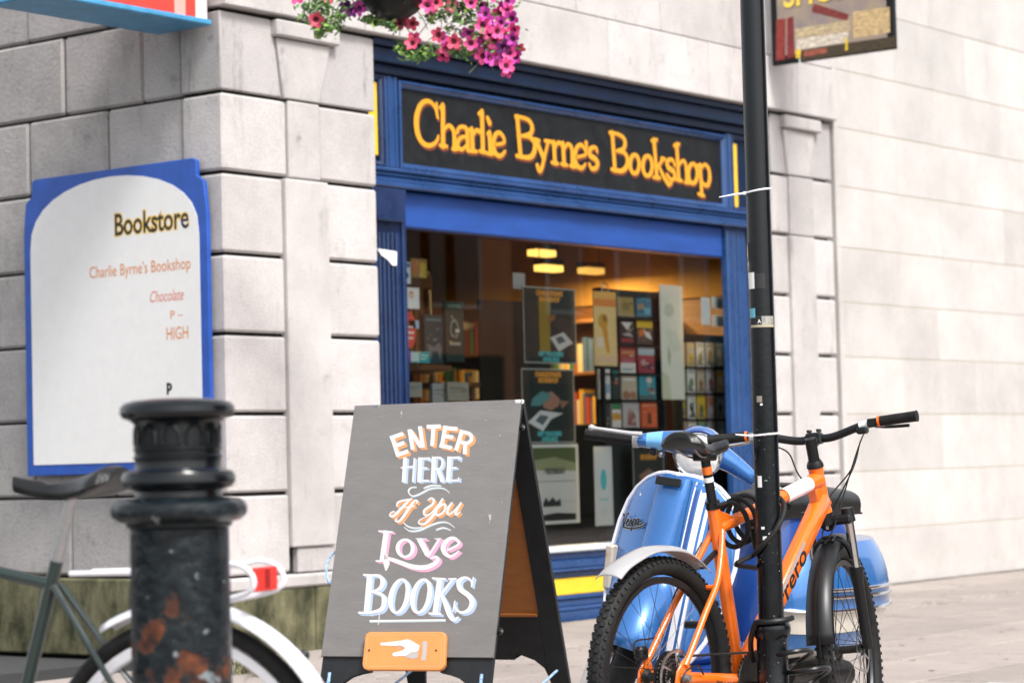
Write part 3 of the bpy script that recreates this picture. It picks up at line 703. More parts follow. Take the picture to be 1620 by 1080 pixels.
Ih = wmat(hs).inverted()
pS = ph(1242, 13, HX); pP = ph(1400, -6, HX)
for off, colr, dd in ((.006, flat((.10, .05, .05)), .0255), (0, flat((.88, .66, .10)), .0262)):
    text('lettering', 'SHOP', .245, colr, hs, Ih @ Matrix.Translation((HX-dd, pS.y-off, pS.z-off)) @ Ms, .006, 'LEFT', .86)
mb = MB().tube([(HX, .0, zt+.10), (HX, y_out-.05, zt+.10)], .014, 8)
mb.build('bracket_bar', M['black_paint'], hs, world=True)
for yy in (y_in-.1, y_out+.1): MB().tube([(HX, yy, zt-.005), (HX, yy, zt+.10)], .006, 6).build('hook', M['black_paint'], hs, world=True)
p0 = ph(1268, 100, HX)
MB().tube([(HX-.02, p0.y, p0.z+.045), (HX-.026, p0.y, p0.z+.0), (HX-.02, p0.y-.01, p0.z-.012)], .004, 6).build('hook', M['white_paint'], hs, world=True)

# ------------------------------------------------------------------ the window display
def poster(name, label, cat, a, b, y, base, border=None, bw=.012, group=None, thick=.004):
    p = fac(*a, y); q = fac(*b, y); w = q.x-p.x; h = p.z-q.z
    t = thing(name, label, cat, ((p.x+q.x)/2, y, q.z), 0, group); t['w'] = w; t['h'] = h
    MB().box(-w/2, w/2, 0, thick, 0, h).build('sheet', base if not isinstance(base, tuple) else flat(base), t, smooth=False)
    if border is not None:
        mb = MB()
        for (x0, x1, z0, z1) in ((-w/2, w/2, 0, bw), (-w/2, w/2, h-bw, h), (-w/2, -w/2+bw, bw+.0005, h-bw-.0005), (w/2-bw, w/2, bw+.0005, h-bw-.0005)): mb.box(x0, x1, -.003, -.0005, z0, z1)
        mb.build('frame', flat(border), t, smooth=False)
    return t, w, h
def pr(t, polys, name='print'):
    """flat print: polygons (u right, v down, 0..1) with colours, each a hair above the last"""
    w, h = t['w'], t['h']; mb = MB(); mats = []
    for i, (poly, c) in enumerate(polys):
        m = flat(c)
        if m not in mats: mats.append(m)
        mb.sheet(poly, lambda a, b, d: Vector((-w/2+a*w, -d, h-b*h)), .0008+.0003*i, mats.index(m))
    mb.build(name, mats, t, smooth=False)
MT = Matrix(((1, 0, 0, 0), (0, 0, -1, 0), (0, 1, 0, 0), (0, 0, 0, 1)))
def pt(t, txt, u, v, size, col, bold=0, sx=1.0, align='CENTER', d=.0045):
    w, h = t['w'], t['h']
    text('lettering', txt, size, flat(col), t, Matrix.Translation((-w/2+u*w, -d, h-v*h)) @ MT, bold, align, sx)
def rect(u0, v0, u1, v1): return [(u0, v0), (u1, v0), (u1, v1), (u0, v1)]
def oval(cx, cy, rx, ry, n=16): return [(cx+rx*math.cos(2*PI*k/n), cy+ry*math.sin(2*PI*k/n)) for k in range(n)]
YG = .225
OR = (.78, .36, .06); TE = (.10, .50, .52)
def voucher_poster(label, a, b, mirror):
    t, w, h = poster('window_poster', label, 'poster', a, b, YG, (.030, .036, .032), (.42, .44, .42), .008)
    m = (lambda u: 1-u) if mirror else (lambda u: u)
    P = lambda pts: [(m(u), v) for u, v in pts]
    if mirror is False: pr(t, [(P([(.30, .14), (.52, .14), (.50, .86), (.30, .86)]), (.30, .22, .03)), (P([(.55, .40), (.70, .36), (.86, .44), (.98, .62), (.90, .68), (.70, .58), (.55, .48)]), (.05, .045, .045)), (P([(.44, .40), (.62, .34), (.60, .42), (.48, .46)]), (.30, .14, .05)),
        (P([(.50, .66), (.76, .58), (.94, .72), (.66, .84)]), (.62, .62, .60)), (P([(.60, .66), (.72, .63), (.80, .70), (.66, .74)]), (.10, .12, .13))])
    else: pr(t, [(P([(.02, .20), (.98, .20), (.98, .80), (.02, .80)]), (.018, .030, .028)), (P([(.28, .40), (.44, .30), (.62, .36), (.60, .52), (.46, .56), (.30, .50)]), (.38, .20, .14)), (P([(.44, .34), (.62, .30), (.80, .40), (.84, .50), (.66, .50), (.50, .42)][::-1]), (.10, .26, .28)), (P([(.10, .44), (.30, .42), (.24, .54)]), (.30, .16, .10)),
        (P([(.22, .60), (.66, .56), (.90, .72), (.62, .84), (.46, .68)][::-1]), (.66, .68, .68)), (P([(.50, .64), (.66, .62), (.76, .70), (.62, .76)][::-1]), (.10, .13, .14))])
    pt(t, "CHARLIE BYRNE'S", .5, .105, h*.085, OR, .003, .86*w/.55); pt(t, 'BOOKSHOP', .5, .185, h*.085, OR, .003, .95*w/.55)
    pt(t, 'GIFT VOUCHERS', .5, .90, h*.075, TE, .003, .95*w/.55); pt(t, 'AVAILABLE', .5, .97, h*.075, TE, .003, .95*w/.55)
voucher_poster('upper of the two dark gift voucher posters behind the window glass', (826, 452), (912, 576), False)
voucher_poster('lower of the two dark gift voucher posters, hand holding a card', (824, 582), (910, 700), True)
t, w, h = poster('window_poster', 'pale event poster with green landscape at the foot of the window', 'poster', (838, 703), (917, 826), YG, (.60, .60, .57), (.74, .74, .72), .02)
pr(t, [(rect(.05, .03, .95, .26), (.10, .13, .05)), ([(.05, .20), (.5, .16), (.95, .24), (.95, .34), (.05, .32)], (.30, .33, .18)), (rect(.08, .46, .92, .47), (.2, .2, .2)), ([(.24, .74), (.30, .66), (.36, .72), (.44, .66), (.52, .72), (.60, .68), (.62, .78), (.24, .78)], (.03, .035, .03)), (rect(.60, .72, .92, .725), (.25, .25, .25)), ([(.05, .90), (.5, .86), (.92, .88), (.92, .97), (.05, .97)], (.02, .022, .022))])
pt(t, 'YESTERDAY', .5, .37, h*.10, (.12, .13, .10), .002, .80*w/.5)
t, w, h = poster('window_notice', 'narrow white notice with turquoise oval low in the window', 'notice', (939, 706), (971, 830), YG, (.68, .69, .68))
pr(t, [(oval(.5, .42, .17, .135), (.10, .52, .56)), (rect(.24, .66, .76, .675), (.12, .50, .52))]+[(rect(.34, .78+.03*k, .66, .785+.03*k), (.45, .5, .5)) for k in range(4)])
t, w, h = poster('window_poster', 'dark bookshop poster half hidden behind the blue scooter', 'poster', (1000, 700), (1052, 800), YG, (.03, .036, .032), (.42, .44, .42), .008)
pt(t, 'BOOKSHOP', .5, .26, h*.10, OR, .003, .8*w/.35)
pr(t, [([(.2, .5), (.5, .4), (.8, .5), (.7, .7), (.3, .7)], (.30, .16, .11)), ([(.5, .45), (.9, .5), (.9, .6), (.6, .55)], (.1, .3, .32))])
t, w, h = poster('wall_calendar', 'long yellow and orange illustrated calendar hanging in the window', 'calendar', (938, 460), (977, 579), .27, (.84, .66, .30))
pr(t, [(rect(0, 0, 1, .10), (.82, .50, .14)), (rect(0, .10, 1, .20), (.82, .30, .08)), (oval(.40, .40, .22, .10), (.62, .40, .05)), ([(.30, .42), (.55, .40), (.66, .80), (.56, .84)], (.70, .34, .05)), (oval(.48, .36, .10, .05), (.35, .18, .04)), (rect(.08, .62, .40, .75), (.85, .76, .62)), (rect(.08, .86, .92, .96), (.82, .60, .40))])
MB().tube(cr([(-.03, 0, h), (-.02, 0, h+.05), (.03, 0, h+.05), (.05, 0, h)], 5), .004, 6).build('hanger', M['steel'], t)
t, w, h = poster('wall_map', 'long pale green and white map hanging beside the book racks', 'map', (1043, 450), (1084, 632), .262, (.80, .82, .74))
pr(t, [([(0, 0), (.85, 0), (1, .06), (1, .10), (0, .10)], (.80, .80, .77)), (oval(.40, .22, .22, .06), (.60, .66, .56)), ([(.2, .40), (.7, .38), (.9, .55), (.5, .60)], (.70, .75, .66)), ([(.3, .52), (.42, .6), (.36, .72), (.26, .64)], (.42, .55, .38)), ([(0, .75), (.3, .80), (.4, 1), (0, 1)], (.62, .68, .50))])
def note(label, a, b, col, deco=None, cat='sticker', name='window_sticker', y=.214):
    t, w, h = poster(name, label, cat, a, b, y, col, thick=.0015)
    if deco: pr(t, deco)
    return t
note('square white sticker with small orange figure at the window left edge', (641, 454), (664, 489), (.74, .73, .71), [(oval(.42, .33, .15, .17), (.65, .25, .12)), (oval(.42, .36, .07, .08), (.74, .73, .71))])
note('tall pale label with blue print, highest at the window left edge', (639, 414), (650, 449), (.60, .66, .70), [(oval(.4, .62, .28, .14), (.02, .04, .08)), (rect(.1, .05, .9, .25), (.10, .14, .22))])
note('torn scrap of pale blue paper left in the window', (647, 506), (663, 520), (.42, .58, .70))
t = thing('window_sticker', 'round red sticker at the left edge of the window', 'sticker', (fac(649, 536, .214).x, .214, fac(649, 552, .214).z))
MB().prism(oval(0, .115, .055, .11, 20), lambda a, b, d: Vector((a, d, b)), 0, .0015).build('sheet', flat((.72, .09, .05)), t, smooth=False)
MB().box(-.035, .035, -.0012, -.0006, .09, .105).box(-.03, .03, -.0012, -.0006, .125, .137).box(-.028, .028, -.0012, -.0006, .06, .072).build('print', flat((.78, .72, .68)), t, smooth=False)
note('turquoise sticker with purple end above the wooden shelf', (642, 555), (680, 574), (.06, .40, .40), [(rect(0, 0, .2, 1), (.25, .07, .32)), (rect(.2, .1, .55, .9), (.55, .66, .68)), (rect(.6, .3, .92, .42), (.65, .72, .7)), (rect(.6, .58, .86, .7), (.65, .72, .7)), (rect(.5, 0, .62, .14), (.70, .55, .1))])
note('small square white card hung above the voucher posters', (811, 431), (831, 458), (.40, .42, .42), None, 'card', 'window_card', .30)
for lab, a, b in (('tall white sticker at the right edge of the window', (1109, 470), (1124, 514)), ('upper white sticker with clipped corners beside the right frame', (1126, 469), (1146, 489)), ('lower white sticker beside the right window frame', (1127, 498), (1146, 517))):
    note(lab, a, b, (.72, .76, .78))
def hash_(s): return sum((i+1)*ord(c) for i, c in enumerate(s))
def cover(label, a, b, y, base, deco=None, thick=.018, cat='book'):
    t, w, h = poster('display_book', label, cat, a, b, y, base, thick=thick, group=None)
    rc_ = random.Random(hash_(label)); deco = list(deco or []); pal = [c for _, c in deco]+[base, (.03, .03, .03), (.68, .66, .62), (.60, .36, .06)]
    for k in range(7):      # the busy small print of a cover
        u, v = rc_.uniform(.08, .85), rc_.uniform(.1, .9); du, dv = rc_.uniform(.05, .28), rc_.uniform(.012, .06)
        deco.append(([(u, v), (min(.97, u+du), v+rc_.uniform(-.02, .02)), (min(.97, u+du*.9), min(.98, v+dv)), (u+.02, min(.98, v+dv*1.2))], pal[rc_.randrange(len(pal))]))
    pr(t, deco, 'cover_print')
    return t
# tall rack
def rack(label, a, b, y, rows, head=0.05):
    p = fac(*a, y); q = fac(*b, y); w = q.x-p.x; h = p.z-.425
    t = thing('book_rack', label, 'book rack', ((p.x+q.x)/2, y, .4255))
    MB().box(-w/2, w/2, 0, .03, 0, h, c=.004).build('back_board', M['in_dark'], t)
    for sx in (-1, 1): MB().box(sx*w/2-.012, sx*w/2+.012, -.055, -.001, 0, h, c=.003).build('side_rail', M['dark_grey'], t)
    for py in rows:
        z = fac((a[0]+b[0])/2, py, y).z-.4255
        MB().box(-w/2+.013, w/2-.013, -.052, -.001, z-.012, z-.003).build('ledge', M['dark_grey'], t)
    MB().box(-w/2+.013, w/2-.013, -.04, -.001, h-.05, h-.005, c=.003).build('header', M['dark_grey'], t)
rack('tall dark rack of paperbacks in the middle of the window', (942, 455), (1043, 676), .335, (503, 546, 591, 633, 676))
WH = (.80, .79, .75); RD = (.48, .05, .05); BL = (.05, .22, .38); YE = (.84, .56, .04); DK = (.03, .03, .034); OG = (.80, .20, .04); GR = (.08, .22, .10); CR = (.58, .50, .38)
YB = .310
cover('plain ochre book at the top of the tall rack', (977, 467), (1003, 501), YB, (.40, .30, .10), [(oval(.5, .5, .25, .2), (.28, .20, .06))])
cover('blue book at the top right of the tall rack', (1006, 465), (1031, 501), YB, (.06, .20, .32), [(rect(.1, .45, .5, .7), (.45, .25, .12)), (rect(.5, .6, .9, .9), (.16, .45, .58)), (rect(.3, .1, .8, .25), (.10, .36, .52))])
cover('black book with white triangle in the tall rack', (980, 507), (1004, 545), YB, DK, [([(.1, .05), (.9, .05), (.5, .40)], WH), ([(.15, .55), (.7, .5), (.9, .68), (.3, .62)], (.5, .45, .45)), (rect(.1, .75, .9, .9), (.40, .05, .07))])
cover('yellow topped book with white figure in the tall rack', (1007, 507), (1033, 545), YB, (.10, .08, .07), [(rect(0, 0, 1, .30), YE), ([(.1, .4), (.5, .35), (.4, .6), (.15, .7)], OG), ([(.4, .4), (.8, .5), (.95, .8), (.6, .7)], WH)])
cover('red and white book, third row of the tall rack', (981, 549), (1006, 590), YB, (.45, .08, .07), [(rect(0, .6, 1, 1), WH), (rect(.1, .15, .9, .25), (.7, .35, .1)), (rect(.15, .45, .85, .58), (.5, .12, .2)), (rect(.1, .82, .8, .9), (.3, .45, .5))])
cover('maroon patterned book, third row right of the tall rack', (1009, 549), (1036, 590), YB, (.40, .06, .08), [(rect(0, 0, 1, .30), (.42, .58, .66)), (rect(0, .10, 1, .14), WH), (oval(.3, .6, .15, .12), (.6, .35, .35)), (oval(.7, .75, .18, .14), (.14, .05, .12))])
cover('cream book with brown rocks in the tall rack', (983, 594), (1008, 632), YB, CR, [(rect(.1, .1, .9, .2), WH), (oval(.3, .8, .25, .18), (.36, .17, .10)), (oval(.75, .82, .2, .17), (.42, .2, .12))])
cover('turquoise book with pale round moon in the tall rack', (1011, 594), (1038, 632), YB, (.05, .34, .44), [(oval(.6, .18, .17, .14), (.72, .62, .55)), (oval(.75, .62, .14, .16), (.28, .12, .06)), (rect(0, .8, .9, 1), (.10, .16, .18))])
cover('white book with reddish figure, bottom row of the tall rack', (985, 636), (1012, 676), YB, (.56, .54, .55), [([(.25, .9), (.3, .4), (.5, .25), (.75, .5), (.8, .95)], (.34, .15, .14)), (oval(.45, .35, .14, .1), (.5, .35, .3))])
cover('orange book with dark standing figure, bottom right of the tall rack', (1014, 636), (1040, 676), YB, (.70, .13, .045), [([(.38, .85), (.42, .45), (.5, .38), (.6, .45), (.66, .85)], (.10, .04, .02)), (rect(.1, .1, .9, .16), (.8, .4, .25))])
cover('white and red magazine at the left of the tall rack', (947, 583), (966, 631), YB, WH, [(rect(.05, .15, .5, .4), (.6, .15, .12)), (rect(.5, .5, .95, .8), (.30, .45, .6)), (rect(.1, .6, .4, .9), (.12, .12, .14))])
cover('dark green booklet at the left of the tall rack', (968, 586), (980, 631), YB, (.03, .05, .05), [(rect(0, 0, 1, .2), (.04, .22, .18)), (rect(.2, .35, .8, .5), (.3, .05, .05))])
cover('yellow and black booklet, bottom left of the tall rack', (949, 638), (966, 676), YB, (.05, .05, .04), [(rect(.1, .05, .6, .9), (.50, .44, .14)), (oval(.35, .5, .15, .3), (.04, .04, .05))])
cover('white booklet with yellow and green bands in the tall rack', (968, 638), (983, 676), YB, WH, [(rect(0, 0, 1, .25), (.08, .26, .12)), (rect(0, .40, 1, .68), (.72, .36, .05))])
rack('low grey framed leaflet rack at the window right', (1066, 527), (1147, 700), .335, (581, 622, 663, 697))
names = [['amber glass', 'yellow and white painted', 'pale landscape', 'white and gold', 'blue mountain'], ['green hill', 'white cloud', 'brown figure', 'red roofed', 'bright yellow'], ['dark and yellow', 'white silhouette', 'gold and green', 'orange topped', 'pale blue'], ['grey and orange', 'white banner', 'teal and yellow', 'cream and pink', 'sky coloured']]
rc = [[((.70, .36, .05), OG), (CR, YE), (WH, (.4, .36, .12)), (WH, (.62, .44, .16)), ((.22, .42, .60), WH)], [((.22, .30, .20), (.4, .5, .5)), (WH, (.20, .28, .20)), (CR, (.35, .18, .06)), (WH, (.5, .12, .06)), ((.75, .52, .06), WH)], [((.16, .15, .06), YE), (WH, DK), (YE, (.10, .16, .06)), ((.72, .30, .10), WH), ((.45, .58, .62), DK)], [((.4, .36, .3), OG), (WH, (.5, .3, .1)), ((.10, .34, .30), YE), (CR, (.62, .3, .25)), ((.35, .52, .62), WH)]]
ry = [(541, 580), (583, 621), (624, 662), (665, 696)]
rown = ['top', 'second', 'third', 'bottom']
for i in range(4):
    for j in range(5):
        x0 = 1071+j*15.1+i*.8; x1 = x0+13.6; c1, c2 = rc[i][j]; s_ = (i*5+j)*.37
        deco = [(oval(.5, .55+.1*math.sin(s_*3), .28, .20), c2), (rect(.1, .06, .9, .16+.04*math.sin(s_)), tuple(.5*(a+b) for a, b in zip(c1, c2))), ([(.05, .95), (.4+.3*math.sin(s_*5), .62), (.95, .95)], tuple(min(1, a*.5+.1) for a in c2))]
        cover('%s leaflet in the %s row of the low grey rack' % (names[i][j], rown[i]), (x0, ry[i][0]), (x1, ry[i][1]), YB, c1, deco, .008, 'leaflet')
# books standing at the left of the window
cover('dark green book with pale ring standing on the wooden shelf', (704, 476), (735, 542+30), .42, (.018, .04, .034), [(oval(.48, .46, .24, .17), (.30, .32, .28)), (oval(.48, .46, .17, .125), (.018, .04, .034)), (rect(.2, .68, .8, .73), (.40, .40, .34)), (rect(.15, .05, .85, .10), (.12, .2, .16))], .03)
cover('dark blue book with grey horse standing left on the shelf', (671, 497), (702, 575), .44, (.022, .055, .065), [([(.1, .60), (.5, .66), (.8, .56), (.9, .70), (.8, .95), (.7, .75), (.4, .75), (.3, .95), (.2, .75)], (.20, .20, .20)), (rect(.1, .08, .9, .13), (.10, .20, .24))], .03)
cover('yellow and orange book hanging high in the left of the window', (650, 408), (676, 440), .40, (.32, .20, .06), [(rect(.0, .1, .45, .8), (.48, .16, .05)), (rect(.55, .2, .9, 1), (.55, .40, .05))], .02)
for lab, a, b, cc, y in (('small cream price card low at the window left', (641, 604), (668, 628), (.34, .34, .30), .30), ('grey paperback leaning low in the left of the window', (684, 606), (709, 638), (.36, .38, .38), .36), ('pale stone coloured book lying open low in the window', (708, 604), (742, 634), (.36, .34, .28), .33)):
    cover(lab, a, b, y, cc, [(rect(.12, .3, .88, .36), (.12, .14, .14)), (rect(.12, .5, .7, .54), (.2, .2, .2))], .02)
t = thing('wooden_chair', 'old brown slat backed wooden chair standing in the shop window', 'chair', (11.85, .78, 1.02))
dp = thing('display_plinth', 'dark painted plinth carrying the wooden chair in the window', 'plinth', (11.85, .78, .421))
MB().box(-.24, .24, -.22, .24, 0, .598, c=.006).build('box', M['in_dark'], dp)
for sx in (-1, 1):
    MB().tube([(sx*.17, .16, 0), (sx*.17, .17, .45), (sx*.19, .22, 1.22)], [.018, .02, .016], 8).build('leg', M['wood'], t)
    MB().tube([(sx*.18, -.16, 0), (sx*.17, -.15, .45)], [.016, .02], 8).build('leg', M['wood'], t)
MB().box(-.21, .21, -.2, .18, .452, .485, c=.012).build('seat', M['wood'], t)
for k in range(4): MB().box(-.10+k*.055, -.065+k*.055, .175, .19, .60, 1.10, c=.004).build('slat', M['wood'], t)
MB().box(-.19, .19, .17, .20, 1.10, 1.20, c=.008).build('top_rail', M['wood'], t)
MB().box(-.17, .17, .165, .185, .55, .60, c=.006).build('lower_rail', M['wood'], t)

# ------------------------------------------------------------------ the black street pole with its wider foot
pp = dep(1213, 750, 7.25); PX, PY = pp.x, pp.y
pole = thing('street_pole', 'tall black painted metal pole with wider collared foot at the kerb', 'pole', (PX, PY, 0))
zat = lambda py, px=1215: dep(px, py, 7.25).z
rt = .0375; rb = .0475; zc = zat(985)
MB().lathe([(rt*1.03, zc), (rt, zat(700)), (rt*.94, 3.5), (rt*.92, 4.6)], 32).build('shaft', M['black_paint'], pole)
pb = MB().lathe([(.06, 0), (.06, .05), (rb, .07), (rb*.98, zc-.045)], 32); pb.build('foot', M['black_paint'], pole)
MB().lathe([(rb*.98, zc-.046), (rb+.006, zc-.036), (rb+.010, zc-.022), (rb+.010, zc-.008), (rb+.004, zc+.004), (rt*1.05, zc+.012)], 32).build('collar', M['black_paint'], pole)
def wrap_patch(a0, a1, z0, z1, r, n=6):
    mb = MB(); vs = []
    for k in range(n+1):
        a = R(a0+(a1-a0)*k/n); vs += [(r*math.cos(a), r*math.sin(a), z0), (r*math.cos(a), r*math.sin(a), z1)]
    mb.add(vs, [(2*k, 2*k+2, 2*k+3, 2*k+1) for k in range(n)]); return mb
va = math.degrees(math.atan2(CAM.y-PY, CAM.x-PX))       # bearing of the viewer from the pole
def pol(name, px0, px1, py0, py1, m, dr=.0008):
    # px offsets -1..1 across the visible front of the pole
    wrap_patch(va-math.degrees(math.asin(-px0)), va+math.degrees(math.asin(px1)), zat(py1), zat(py0), rt*1.0+dr).build(name, m, pole)
pol('paper_sticker', -.94, -.50, 430, 456, M['paper']); pol('black_sticker', -.48, .35, 432, 456, flat((.012, .012, .014)), .0006)
pol('blue_sticker', -.93, -.50, 487, 502, flat((.12, .40, .52)), .0010)
pol('black_sticker', -.86, -.05, 499, 513, flat((.01, .01, .012)), .0007); pol('silver_label', -.02, .88, 500, 517, mat('worn silver label', (.10, .10, .09), .5, col2=(.45, .43, .38), scale=160), .0007)
pol('tape_strip', -.86, .88, 513.5, 517.5, flat((.38, .33, .22)), .0013)
pol('torn_sticker', -.95, -.40, 382, 412, flat((.003, .003, .004)), .0006)
pol('paint_chip', -.72, -.40, 752, 770, M['paper']); pol('paint_chip', -.45, -.1, 847, 853, M['paper']); pol('paint_chip', -.55, -.3, 832, 836, M['paper']); pol('paint_chip', .0, .16, 842, 848, M['paper']); pol('paint_chip', -.60, -.18, 626, 636, mat('scuffed chip', (.25, .22, .17), .7)); pol('paint_chip', -.35, -.15, 638, 641, M['paper'])
rr_ = random.Random(4)
mb = MB()
for k in range(46):
    u = rr_.uniform(-.9, .9); a = R(va)+math.asin(u); z = zat(rr_.uniform(650, 1090)); s = rr_.uniform(.0004, .0011); r_ = (rt*1.02 if z > zc+.02 else rb)+.0004
    c = Vector((r_*math.cos(a), r_*math.sin(a), z)); tv = Vector((-math.sin(a), math.cos(a), 0))
    mb.add([c+tv*s*math.cos(b)+Vector((0, 0, s*1.3*math.sin(b))) for b in (0, 1.2, 2.4, 3.7, 5)], [(0, 1, 2, 3, 4)])
tag(mb.build('paint_specks', M['paper'], pole, smooth=False), kind='stuff')
ps = text('lettering', 'A', .016, M['paper'], pole, Matrix.Translation((math.cos(R(va-12))*(rt+.0016), math.sin(R(va-12))*(rt+.0016), zat(511))) @ Matrix.Rotation(R(va)+PI/2, 4, 'Z') @ MT)
def cable_tie(label, py, tail, slack=.002, tilt=0):
    z = zat(py); t = thing('cable_tie', label, 'cable tie', (PX, PY, z))
    mb = MB(); n = 40; P = []
    for k in range(n): a = 2*PI*k/n; P.append((math.cos(a)*(rt+slack), math.sin(a)*(rt+slack), tilt*math.cos(a-R(va)-PI/2)))
    mb.tube(P, .0032, 6, closed=True); mb.build('band', M['white_gloss'], t)
    a = R(va)-R(70); q = Vector((math.cos(a)*(rt+slack+.002), math.sin(a)*(rt+slack+.002), tilt*math.cos(a-R(va)-PI/2)))
    MB().box(-.006, .006, -.005, .005, -.005, .005, c=.001, M=Matrix.Translation(q)).build('lock', M['white_gloss'], t)
    L = -RGT
    MB().tube([q, q+L*tail[0]*.5+Vector((0, 0, tail[1]*.4)), q+L*tail[0]+Vector((0, 0, tail[1]))], [.0034, .0030, .0018], 6).build('tail', M['white_gloss'], t)
cable_tie('white cable tie high on the pole with a long tail', 300, (.078, -.012), .002, .006)
cable_tie('white cable tie holding the handlebar to the pole', 687, (.05, .004), .003, .003)
# ------------------------------------------------------------------ cast iron bollard, rusting, near the camera
M['rust'] = None
def rust_mat():
    m = bpy.data.materials.new('rusting black iron'); m.use_nodes = True; t = m.node_tree; b = t.nodes['Principled BSDF']; N = t.nodes.new; Lk = t.links.new
    g = N('ShaderNodeTexCoord'); sepz = N('ShaderNodeSeparateXYZ'); Lk(g.outputs['Object'], sepz.inputs[0])
    n = N('ShaderNodeTexNoise'); n.inputs['Scale'].default_value = 11; n.inputs['Detail'].default_value = 9; n.inputs['Roughness'].default_value = .62; Lk(g.outputs['Object'], n.inputs['Vector'])
    mr = N('ShaderNodeMapRange'); mr.inputs[1].default_value = .92; mr.inputs[2].default_value = .55; mr.inputs[3].default_value = -.14; mr.inputs[4].default_value = .085; Lk(sepz.outputs['Z'], mr.inputs[0])
    ad = N('ShaderNodeMath'); ad.operation = 'ADD'; Lk(n.outputs['Fac'], ad.inputs[0]); Lk(mr.outputs[0], ad.inputs[1])
    rp = N('ShaderNodeValToRGB'); e = rp.color_ramp.elements; e[0].position = .565; e[0].color = (0, 0, 0, 1); e[1].position = .60; e[1].color = (1, 1, 1, 1); Lk(ad.outputs[0], rp.inputs[0])
    n2 = N('ShaderNodeTexNoise'); n2.inputs['Scale'].default_value = 34; n2.inputs['Detail'].default_value = 8; Lk(g.outputs['Object'], n2.inputs['Vector'])
    rc_ = N('ShaderNodeValToRGB'); e = rc_.color_ramp.elements; e[0].position = .35; e[0].color = (.022, .010, .008, 1); e[1].position = .68; e[1].color = (.14, .040, .013, 1); Lk(n2.outputs['Fac'], rc_.inputs[0])
    pc = N('ShaderNodeValToRGB'); e = pc.color_ramp.elements; e[0].position = .42; e[0].color = (.004, .007, .009, 1); e[1].position = .78; e[1].color = (.012, .019, .023, 1); Lk(n2.outputs['Fac'], pc.inputs[0])
    mx = N('ShaderNodeMix'); mx.data_type = 'RGBA'; Lk(rp.outputs[0], mx.inputs[0]); Lk(pc.outputs[0], mx.inputs[6]); Lk(rc_.outputs[0], mx.inputs[7]); n3 = N('ShaderNodeTexNoise'); n3.inputs['Scale'].default_value = 26; n3.inputs['Detail'].default_value = 4; Lk(g.outputs['Object'], n3.inputs['Vector'])
    r3 = N('ShaderNodeValToRGB'); e = r3.color_ramp.elements; e[0].position = .665; e[0].color = (0, 0, 0, 1); e[1].position = .69; e[1].color = (1, 1, 1, 1); Lk(n3.outputs['Fac'], r3.inputs[0])
    m4 = N('ShaderNodeMix'); m4.data_type = 'RGBA'; Lk(r3.outputs[0], m4.inputs[0]); Lk(mx.outputs[2], m4.inputs[6]); m4.inputs[7].default_value = (.17, .20, .215, 1); Lk(m4.outputs[2], b.inputs['Base Color'])
    ro = N('ShaderNodeMapRange'); b.inputs['Specular IOR Level'].default_value = .35; ro.inputs[3].default_value = .22; ro.inputs[4].default_value = .85; Lk(rp.outputs[0], ro.inputs[0]); Lk(ro.outputs[0], b.inputs['Roughness'])
    hm = N('ShaderNodeMath'); hm.operation = 'MULTIPLY_ADD'; Lk(rp.outputs[0], hm.inputs[0]); hm.inputs[1].default_value = -.6; Lk(n2.outputs['Fac'], hm.inputs[2])
    bp = N('ShaderNodeBump'); bp.inputs['Strength'].default_value = .8; bp.inputs['Distance'].default_value = .006; Lk(hm.outputs[0], bp.inputs['Height']); Lk(bp.outputs[0], b.inputs['Normal'])
    return m
M['rust'] = rust_mat()
BD = 4.62
bp_ = dep(283, 800, BD)
bol = thing('bollard', 'black cast iron bollard with ringed neck and rusting peeling shaft', 'bollard', (bp_.x, bp_.y, 0))
bz = lambda py: dep(283, py, BD).z
br_ = lambda px: px*BD/FPX
MB().lathe([(br_(92), 0), (br_(92), .04), (br_(82), .07), (br_(80), .3), (br_(77.5), bz(836))], 48).build('shaft', M['rust'], bol)
MB().lathe([(br_(77), bz(836)+.0005), (br_(83), bz(832)), (br_(84), bz(826)), (br_(97), bz(823)), (br_(106), bz(815)), (br_(108), bz(806)), (br_(105), bz(796)), (br_(96), bz(789)), (br_(78), bz(786))], 48).build('lower_ring', M['rust'], bol)
MB().lathe([(br_(70), bz(786)+.0005), (br_(68), bz(776)), (br_(84), bz(771)), (br_(90), bz(763)), (br_(90), bz(754)), (br_(86), bz(746)), (br_(72), bz(741))], 48).build('upper_ring', M['black_paint'], bol)
MB().lathe([(br_(69), bz(741)+.0005), (br_(68), bz(736)), (br_(68), bz(727)), (br_(70), bz(725)), (br_(70), bz(721)), (br_(68), bz(719)), (br_(68), bz(713)), (br_(70), bz(711)), (br_(70), bz(707)), (br_(67), bz(705)), (br_(67), bz(672)), (br_(70), bz(668)), (br_(75), bz(664))], 48).build('neck', M['black_paint'], bol)
MB().lathe([(br_(75), bz(664)+.0005), (br_(86), bz(660)), (br_(91), bz(652)), (br_(90), bz(643)), (br_(84), bz(637)), (br_(70), bz(633)), (br_(40), bz(630)), (br_(8), bz(629))], 48).build('cap', M['black_paint'], bol)
for k in range(11):
    mb = MB(); P = []
    for q in range(9):
        a = PI*q/8; ang = 2*PI*k/11+R(20)+.20*math.cos(a); z = bz(690)+(bz(674)-bz(690))*math.sin(a)
        P.append((br_(67.5)*math.cos(ang), br_(67.5)*math.sin(ang), z))
    P = [(P[0][0], P[0][1], bz(704))]+P+[(P[-1][0], P[-1][1], bz(704))]
    mb.tube(P, .0035, 6); mb.build('arch_relief', M['black_paint'], bol)

